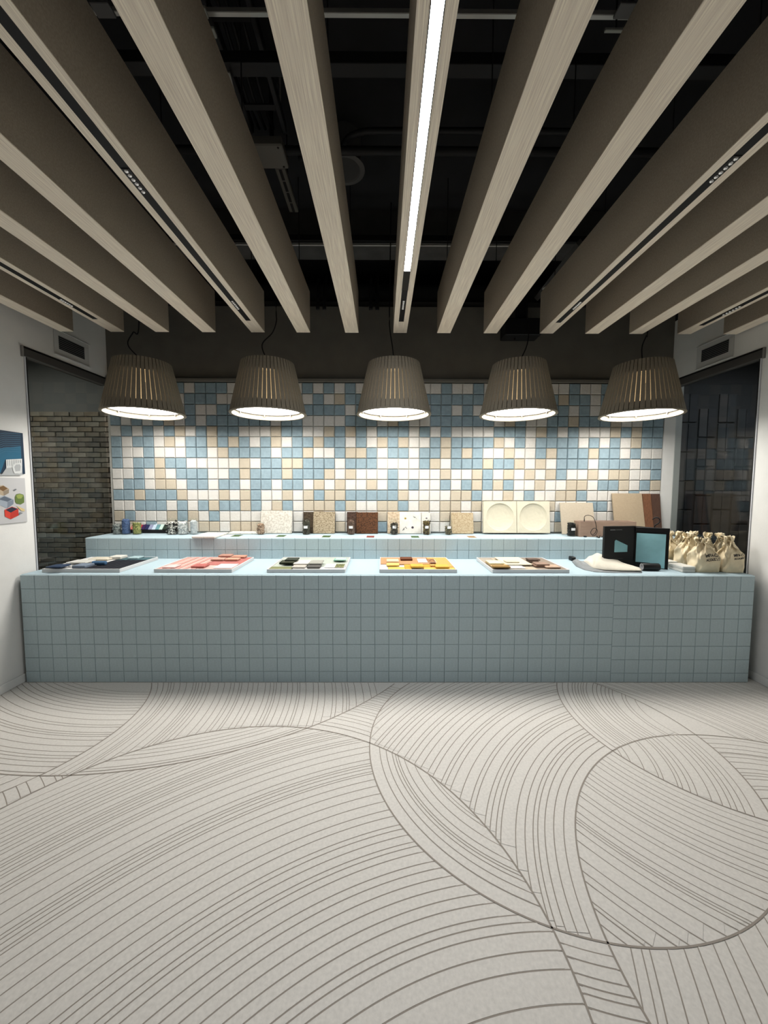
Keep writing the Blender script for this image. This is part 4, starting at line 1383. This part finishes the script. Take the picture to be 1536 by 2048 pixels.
# black tray with felt bars
A0, B0 = at_z(222, 1066.5, H2), at_z(333, 1066.5, H2)
yb0 = A0.y
t = thing('bar_tray', 'low black tray of colourful felt bars by the left window', 'tray', ((A0.x + B0.x) / 2, yb0, ZT))
hwid = (B0.x - A0.x) / 2
MB().cbox((-hwid, 0, 0), (hwid, 0.085, 0.022), 0.002, M_BLK).build('base', t)
MB().add([(-hwid, 0.012, 0.022), (hwid, 0.012, 0.022), (hwid, 0.085, 0.022), (-hwid, 0.085, 0.022), (-hwid, 0.085, 0.094), (hwid, 0.085, 0.094)],
         [(0, 1, 5, 4), (0, 4, 3), (1, 2, 5), (2, 3, 4, 5)], M_BLK).build('sloping_rest', t)
MB().cbox((-hwid, 0.0, 0.022), (hwid, 0.006, 0.030), 0.001, M_BLK).build('front_lip', t)
bars = [('grey', 150, 156, 160), ('ink blue', 34, 40, 58), ('white', 214, 216, 218), ('pale beige', 214, 202, 184), ('sand', 196, 178, 156), ('salmon', 226, 124, 110),
        ('pale pink', 244, 214, 206), ('red', 206, 40, 62), ('dark violet', 62, 36, 84), ('navy', 38, 44, 88), ('lavender', 150, 156, 186), ('ice blue', 204, 222, 240),
        ('teal', 110, 158, 166), ('mint white', 206, 230, 222), ('dark green', 44, 58, 48)]
n = len(bars)
bwid = (2 * hwid - 0.01) / n
for k, (nm, r, g, b) in enumerate(bars):
    x = (A0.x + B0.x) / 2 - hwid + 0.005 + bwid * (k + 0.5)
    T = Matrix.Rotation(math.atan2(0.072, 0.073), 4, 'X')
    o = MB().cbox((-bwid / 2 + 0.001, 0, 0), (bwid / 2 - 0.001, 0.112, 0.016), 0.002, fm('bar_' + nm.replace(' ', ''), r, g, b), T).build('felt_bar', None, False, (x, yb0 + 0.0145, ZT + 0.0245))
    tag(o, '%s felt bar lying in the low black tray' % nm, 'felt bar', 'felt bars in the black tray')


# ---- jars
def jar(label, xc, yb, w_px, h_px, fill, fill_h, m_fill, chunk=0.006, square=False, label_tag=False, seed=0, z=ZT):
    p = at_z(xc, yb, H2)
    k = p.y / FPX
    r, h = w_px * k / 2, h_px * k
    y = min(p.y + r, Y3 - 0.078 - r)
    t = thing('glass_jar', label, 'jar', (p.x, y, z), 0, 'glass sample jars')
    n = 8 if square else 24
    rr = r * 1.08 if square else r
    rot = Matrix.Rotation(PI / 8, 4, 'Z') if square else Matrix.Identity(4)
    sc = rot
    MB().lathe([(0.001, 0.0015), (rr * 0.9, 0.0015), (rr, 0.006), (rr, h * 0.9), (rr * 0.93, h * 0.955), (rr * 0.96, h - 0.002), (rr * 0.93, h)], n, M_JAR, sc).build('jar_glass', t, not square)
    rng = random.Random(seed + 5)
    fh = h * fill_h
    rf = rr * 0.90
    # core
    mb = MB()
    nr, nz = 18, 9
    vs, fs = [], []
    for i in range(nz + 1):
        for j in range(nr):
            a = 2 * PI * j / nr
            q = rf * (0.93 + rng.uniform(-0.07, 0.06))
            if i == nz:
                q *= 0.55
            vs.append((q * math.cos(a), q * math.sin(a), 0.007 + (fh - 0.007) * i / nz + (rng.uniform(-0.3, 0.3) * fh / nz if 0 < i else 0)))
    for i in range(nz):
        for j in range(nr):
            q = (j + 1) % nr
            fs.append((i * nr + j, i * nr + q, (i + 1) * nr + q, (i + 1) * nr + j))
    fs.append(list(range(nr))[::-1])
    fs.append([nz * nr + j for j in range(nr)])
    mb.add(vs, fs, m_fill)
    # loose chunks against the glass
    for i in range(fill):
        a = rng.uniform(0, 2 * PI)
        zz = rng.uniform(0.01, fh)
        q = rf * 0.93
        s = chunk * rng.uniform(0.6, 1.25)
        T = Matrix.Translation((q * math.cos(a) * 0.93, q * math.sin(a) * 0.93, zz)) @ Matrix.Rotation(rng.uniform(0, 3), 4, 'X') @ Matrix.Rotation(rng.uniform(0, 3), 4, 'Y')
        mb.box((-s, -s * 0.6, -s * 0.35), (s, s * 0.6, s * 0.35), m_fill if rng.random() < 0.5 else MATS.get(m_fill.name + '_b', m_fill), T)
    o = mb.build('filling', t)
    o['kind'] = 'stuff'
    if label_tag:
        vs, fs = [], []
        for i in range(7):
            a = -PI / 2 + (i - 3) * 0.16
            for zz in (h * 0.40, h * 0.56):
                vs.append(((rr + 0.0012) * math.cos(a), (rr + 0.0012) * math.sin(a), zz))
        for i in range(6):
            fs.append((2 * i, 2 * i + 2, 2 * i + 3, 2 * i + 1))
        MB().add(vs, fs, M_PAPER).build('paper_label', t)
    return t


def fillmat(n, c1, c2):
    mat(n + '_b', srgb(*c2), 0.9)
    return mat(n, srgb(*c1), 0.9, col2=srgb(*c2), cscale=90, cpos=(0.42, 0.58))


jar('low glass jar of grey shreds at the left window', 229.5, 1069.5, 16, 24, 50, 0.85, fillmat('f_grey', (150, 154, 150), (92, 98, 98)), 0.008, seed=1)
jar('tall glass jar packed with blue granules', 247, 1069.5, 17, 33, 30, 0.93, fillmat('f_blue', (84, 104, 140), (62, 80, 116)), 0.003, seed=2)
jar('glass jar of yellow green chips', 269, 1069.5, 17, 26, 60, 0.9, fillmat('f_yg', (168, 166, 104), (104, 112, 64)), 0.006, seed=3)
jar('glass jar of black and white lumps beside the felt bars', 342, 1069.5, 21, 33, 46, 0.8, fillmat('f_bw', (216, 212, 204), (34, 34, 32)), 0.012, seed=4)
jar('glass jar of white shavings', 363.5, 1069.5, 20, 33, 60, 0.78, fillmat('f_ws', (228, 228, 226), (178, 180, 180)), 0.011, seed=5)
jar('glass jar of pale grey powder beside the white tile sheet', 384.5, 1069.5, 15, 33, 6, 0.86, fillmat('f_pw', (168, 174, 178), (188, 192, 194)), 0.002, seed=6)
jar('glass jar of tan shreds in front of the white textured board', 525, 1067.5, 16, 25, 60, 0.85, fillmat('f_tan', (184, 160, 138), (112, 86, 68)), 0.008, seed=7)
jar('square glass jar of dark bark before the speckled board', 613.5, 1068.5, 15, 32, 60, 0.9, fillmat('f_bark', (78, 78, 64), (44, 40, 34)), 0.007, True, True, 8)
jar('square glass jar of brown grounds before the rust board', 702.5, 1068.8, 15, 32, 40, 0.9, fillmat('f_brown', (104, 84, 72), (70, 54, 46)), 0.005, True, True, 9)
jar('glass jar of dark twigs left of the flower board', 788.5, 1069.5, 15, 33, 55, 0.72, fillmat('f_twig', (92, 86, 72), (46, 42, 36)), 0.009, False, True, 10)
jar('glass jar of dried flowers right of the flower board', 853, 1069.5, 15, 33, 55, 0.85, fillmat('f_flower', (112, 98, 58), (62, 52, 40)), 0.010, False, True, 11)
jar('glass jar of hay at the oat coloured board', 897.5, 1069.8, 15, 32, 50, 0.55, fillmat('f_hay', (122, 114, 90), (80, 74, 56)), 0.008, False, True, 12)
jar('glass jar of black pellets beside the wooden box', 1146.5, 1073.5, 17, 31, 60, 0.88, fillmat('f_black', (40, 40, 38), (22, 22, 22)), 0.008, False, True, 13)

# ---- leaning boards
SPECK = dict(rough=0.95)


def speck(n, c1, c2, sc=70, pos=(0.42, 0.62), bump=0.6):
    return mat(n, srgb(*c1), 0.95, col2=srgb(*c2), cscale=sc, cpos=pos, bump=bump, bscale=80)


def board(label, xl, xr, ytop, m, th=0.012, foot=0.055, name='sample_board', cat='board', group='leaning sample boards', deco=None, rz=0.0, yoff=0.0):
    """board leaning on the mosaic; xl,xr,ytop in photo pixels"""
    ybk = Y3 - 0.006 - yoff
    zt = at_y(xl, ytop, ybk).z
    a, b = at_y(xl, (ytop + 1066) / 2, ybk - foot / 2), at_y(xr, (ytop + 1066) / 2, ybk - foot / 2)
    w_ = (b.x - a.x) / 2
    h = math.hypot(zt - ZT, foot)
    t = thing(name, label, cat, ((a.x + b.x) / 2, ybk - foot, ZT), rz, group) if deco else None
    ang = math.atan2(foot - th, zt - ZT)
    T = Matrix.Rotation(-ang, 4, 'X')
    mb = MB().cbox((-w_, -th / 2, th * math.sin(ang)), (w_, th / 2, h), min(0.0015, th * 0.2), m, T)
    if deco:
        mb.build('panel', t)
        deco(t, T, w_, h, th)
        return t
    o = mb.build(name, None, False, ((a.x + b.x) / 2, ybk - foot, ZT))
    return tag(o, label, cat, group)


board('white textured board leaning left of the dark strip', 522.5, 584.5, 1022, speck('bd_white', (206, 202, 193), (180, 174, 163), 60), 0.016)
board('dark brown strip board behind the bark jar', 607, 630, 1024, speck('bd_dark', (74, 62, 48), (52, 42, 32), 50), 0.010, 0.035)
board('beige speckled board right of the dark brown strip', 627, 670, 1024, speck('bd_speck', (172, 158, 134), (118, 104, 82), 110), 0.016)
board('dark chocolate strip board behind the brown jar', 694, 716, 1024, speck('bd_choc', (78, 58, 48), (52, 38, 30), 60), 0.010, 0.035)
board('rust brown fibre board right of the chocolate strip', 713, 756, 1025, speck('bd_rust', (92, 60, 38), (56, 36, 24), 90), 0.016)
board('narrow beige board behind the twig jar', 775, 799, 1024, speck('bd_beige', (192, 176, 152), (168, 148, 124), 60), 0.012)


def flowers(t, T, w_, h, th):
    f = -th / 2 - 0.0006

    def blob(pts, m, nm):
        MB().add([(x * w_, f, z * h) for x, z in pts], [list(range(len(pts)))], m, T).build(nm, t)

    def star(cx, cz, r, n, m, nm, inner=0.5):
        pts = []
        for i in range(2 * n):
            a = PI * i / n
            q = r if i % 2 == 0 else r * inner
            pts.append((cx + q * math.cos(a), cz + q * 0.95 * math.sin(a) * w_ / (h * 0.5) * 0.5))
        blob(pts, m, nm)
    ink = mat('pressed_dark', srgb(62, 58, 56), 0.9)
    star(-0.46, 0.70, 0.14, 6, mat('pressed_yellow', srgb(150, 128, 48), 0.9), 'pressed_flower')
    star(-0.46, 0.70, 0.06, 6, mat('pressed_core', srgb(70, 56, 24), 0.9), 'pressed_flower')
    star(0.20, 0.29, 0.13, 9, mat('pressed_violet', srgb(60, 52, 62), 0.9), 'pressed_flower', 0.8)
    blob([(0.22, 0.85), (0.34, 0.78), (0.44, 0.78), (0.68, 0.64), (0.46, 0.74), (0.40, 0.72), (0.30, 0.76)], mat('pressed_sage', srgb(110, 112, 106), 0.9), 'pressed_leaf')
    for x, z in ((-0.70, 0.17), (-0.60, 0.19), (-0.56, 0.25), (-0.44, 0.30), (-0.36, 0.25), (-0.64, 0.22)):
        star(x, z, 0.055, 4, ink, 'pressed_seed', 0.7)


board('white board with pressed flowers leaning at the middle', 799, 842, 1024.5, speck('bd_flower', (214, 212, 206), (198, 194, 186), 20, (0.3, 0.7)), 0.014, deco=flowers)


def bud(t, T, w_, h, th):
    f = -th / 2 - 0.0006
    pts = [(0.10 + 0.22 * math.cos(a), 0.74 + 0.035 * math.sin(a)) for a in [i * PI / 4 for i in range(8)]] 
    MB().add([(x * w_, f, z * h) for x, z in pts], [list(range(8))], mat('pressed_bud', srgb(92, 84, 92), 0.9), T).build('pressed_flower', t)


board('narrow white board with one pressed bud', 843, 861, 1026, MATS['bd_flower'], 0.010, 0.045, deco=bud)
board('oat coloured fibre board leaning left of the dished panels', 902, 946, 1026, speck('bd_oat', (184, 168, 140), (156, 136, 106), 100), 0.016)


def dish(label, xl, xr):
    """thick cream panel with a round bowl pressed into it"""
    ybk = Y3 - 0.006
    foot = 0.075
    a, b = at_y(xl, 1035, ybk - foot / 2), at_y(xr, 1035, ybk - foot / 2)
    zt = at_y(xl, 1003, ybk).z
    s = (b.x - a.x) / 2
    h = math.hypot(zt - ZT, foot - 0.02)
    th = 0.04
    ang = math.atan2(foot - th, zt - ZT)
    T = Matrix.Rotation(-ang, 4, 'X') @ Matrix.Translation((0, 0, 0.012))
    m = mat('plaster_felt', srgb(204, 198, 178), 0.95, var=0.03, vscale=30, bump=0.8, bscale=40)
    t = thing('dished_panel', label, 'panel', ((a.x + b.x) / 2, ybk - foot + 0.012, ZT), 0, 'dished felt panels')
    n, rc = 48, min(s, h / 2) * 0.84
    h = h - 0.012
    mb = MB()
    vs, fs = [], []
    cz = h / 2
    for i in range(n):       # square border
        q = 2 * PI * i / n
        c_, s_ = math.cos(q), math.sin(q)
        k = 1 / max(abs(c_), abs(s_))
        vs.append((c_ * k * s, -th / 2, cz + s_ * k * h / 2))
    prof = [(1.0, 0.0), (0.985, 0.004), (0.9, 0.010), (0.75, 0.016), (0.5, 0.022), (0.25, 0.025), (0.03, 0.026)]
    for rr, dp in prof:
        for i in range(n):
            q = 2 * PI * i / n
            vs.append((math.cos(q) * rc * rr, -th / 2 + dp, cz + math.sin(q) * rc * rr))
    for k in range(len(prof)):
        for i in range(n):
            j = (i + 1) % n
            fs.append((k * n + i, k * n + j, (k + 1) * n + j, (k + 1) * n + i))
    fs.append([len(prof) * n + i for i in range(n)])
    o0 = len(vs)
    vs += [(x, th / 2, z) for x, y, z in vs[:n]]
    for i in range(n):
        j = (i + 1) % n
        fs.append((j, i, o0 + i, o0 + j))
    fs.append([o0 + i for i in range(n)][::-1])
    mb.add(vs, fs, m, T)
    mb.build('panel', t)


dish('cream felt panel with a round dish, the left of two', 965.5, 1031)
dish('cream felt panel with a round dish, the right of two', 1032, 1097)
board('plain cream board leaning behind the wooden box', 1121, 1187, 1006, fm('bd_cream', 204, 192, 172), 0.014, 0.085)
board('large beige board leaning at the right end of the mosaic', 1226, 1286, 987.5, fm('bd_tan', 184, 166, 140), 0.014, 0.10)
board('reddish brown wood board between beige and dark boards', 1286.5, 1303.5, 988, mat('bd_wood', srgb(112, 76, 54), 0.7, var=0.25, vscale=8, stretch=(20, 20, 1.5)), 0.012, 0.085)
board('dark walnut board at the right end of the mosaic', 1304, 1321, 988, mat('bd_walnut', srgb(80, 58, 48), 0.7, var=0.2, vscale=8, stretch=(20, 20, 1.5)), 0.010, 0.07)

# ---- wooden box with cable
P0, P1 = at_z(1159.5, 1074, H2), at_z(1278, 1075.5, H2)
zt = at_y(1160, 1043, P0.y).z
t = thing('wooden_box', 'long pale wooden box with a black cable at the right', 'box', ((P0.x + P1.x) / 2, P0.y, ZT))
hw = (P1.x - P0.x) / 2
mw = mat('box_wood', srgb(152, 128, 112), 0.7, var=0.12, vscale=6, stretch=(2, 20, 30))
hb = zt - ZT
MB().cbox((-hw, 0, 0), (hw, 0.012, hb), 0.001, mw).build('front_board', t)
MB().cbox((-hw, 0.10, 0), (hw, 0.112, hb), 0.001, mw).build('back_board', t)
MB().cbox((-hw, 0.012, 0), (-hw + 0.012, 0.10, hb), 0.001, mw).build('side_board', t)
MB().cbox((hw - 0.012, 0.012, 0), (hw, 0.10, hb), 0.001, mw).build('side_board', t)
MB().box((-hw + 0.012, 0.012, 0.001), (hw - 0.012, 0.10, 0.01), mw).build('bottom_board', t)
MB().cbox((-hw + 0.02, 0.02, hb - 0.012), (hw - 0.10, 0.095, hb - 0.004), 0.001, mat('box_dark', (0.09, 0.065, 0.055), 0.6)).build('inner_tray', t)
cp = [at_y(x, y, P0.y - 0.012) for x, y in [(1168.5, 1041), (1169, 1033), (1176, 1030.5), (1185, 1034), (1190, 1046), (1191, 1058), (1188, 1066), (1182, 1069), (1179, 1064), (1183, 1057), (1189, 1056.5), (1191, 1062), (1187, 1069), (1180, 1071)]]
mbc = MB().tube(smooth_path([(p.x, p.y - 0.0025 * k, p.z) for k, p in enumerate(cp)], 6), 0.0026, 8, M_BLK)
tag(mbc.build('cable', None, True), 'thin black cable looping over the front of the wooden box', 'cable')
p = at_y(1168.5, 1043, P0.y + 0.006)
tag(MB().lathe([(0.004, 0), (0.004, 0.02), (0.0025, 0.028)], 10, M_BLK, Matrix.Translation((p.x, p.y, hb + ZT)), True, True).build('cable_plug', None, True), 'small black plug standing on the wooden box edge', 'plug')
p = at_z(1170, 1074.5, H2)
tag(MB().cbox((-0.012, -0.012, 0), (0.012, 0.006, 0.012), 0.003, M_BLK).build('cable_clip', None, False, (p.x, p.y, ZT)), 'tiny black clip in front of the wooden box', 'clip')
pts = [at_z(x, y, H2) for x, y in [(1194, 1073), (1194, 1076), (1199, 1076.5), (1200, 1073.5), (1204, 1073.5), (1204, 1076)]]
tag(MB().tube(smooth_path([(q.x, q.y, ZT + 0.006 + 0.004 * (k % 2)) for k, q in enumerate(pts)], 6), 0.004, 8, M_BLK).build('coiled_lead', None, True), 'short coiled black lead beside the display stand', 'cable')

# ---- info cards along the edge
for args in [('info card with a green photo beside the white tile sheet', 441, 478, 1073.5, 0.12, gpic),
             ('info card with a green photo before the white textured board', 532, 568, 1074.0, 0.12, gpic),
             ('info card with a leaf photo before the speckled board', 625, 660, 1075.0, 0.12, gpic),
             ('info card with a rust photo before the rust board', 716, 749, 1075.5, 0.12, rpic),
             ('info card with a green photo before the flower board', 806, 840, 1075.8, 0.12, gpic),
             ('info card with a tan photo before the oat board', 921, 955, 1075.8, 0.12, tpic),
             ('plain white info card before the dished panels', 1032, 1067, 1076.0, 0.12, None)]:
    card(*args, H2 + 0.0003)


# ---- white felt tile sheets lying flat
def sheet(label, x0, y0, nc, nr, step, over=0.0):
    t = thing('tile_sheet', label, 'tile sheet', (x0 + nc * step / 2, y0, ZT), 0, 'white felt tile sheets')
    for c in range(nc):
        for r in range(nr):
            MB().cbox((-nc * step / 2 + c * step + 0.001, r * step + 0.001, 0), (-nc * step / 2 + (c + 1) * step - 0.001, (r + 1) * step - 0.001, 0.018), 0.004, fm('sheetwhite', 236, 234, 226)).build('tile', t)


q0 = at_z(382, 1077, H2)
sheet('white felt tile sheet reaching to the front edge of the step', q0.x, q0.y + 0.004, 2, 3, 0.100)
q1 = at_z(432, 1064, H2)
sheet('white felt tile sheet lying along the foot of the mosaic', q0.x + 0.205, Y3 - 0.125, 3, 1, 0.11)
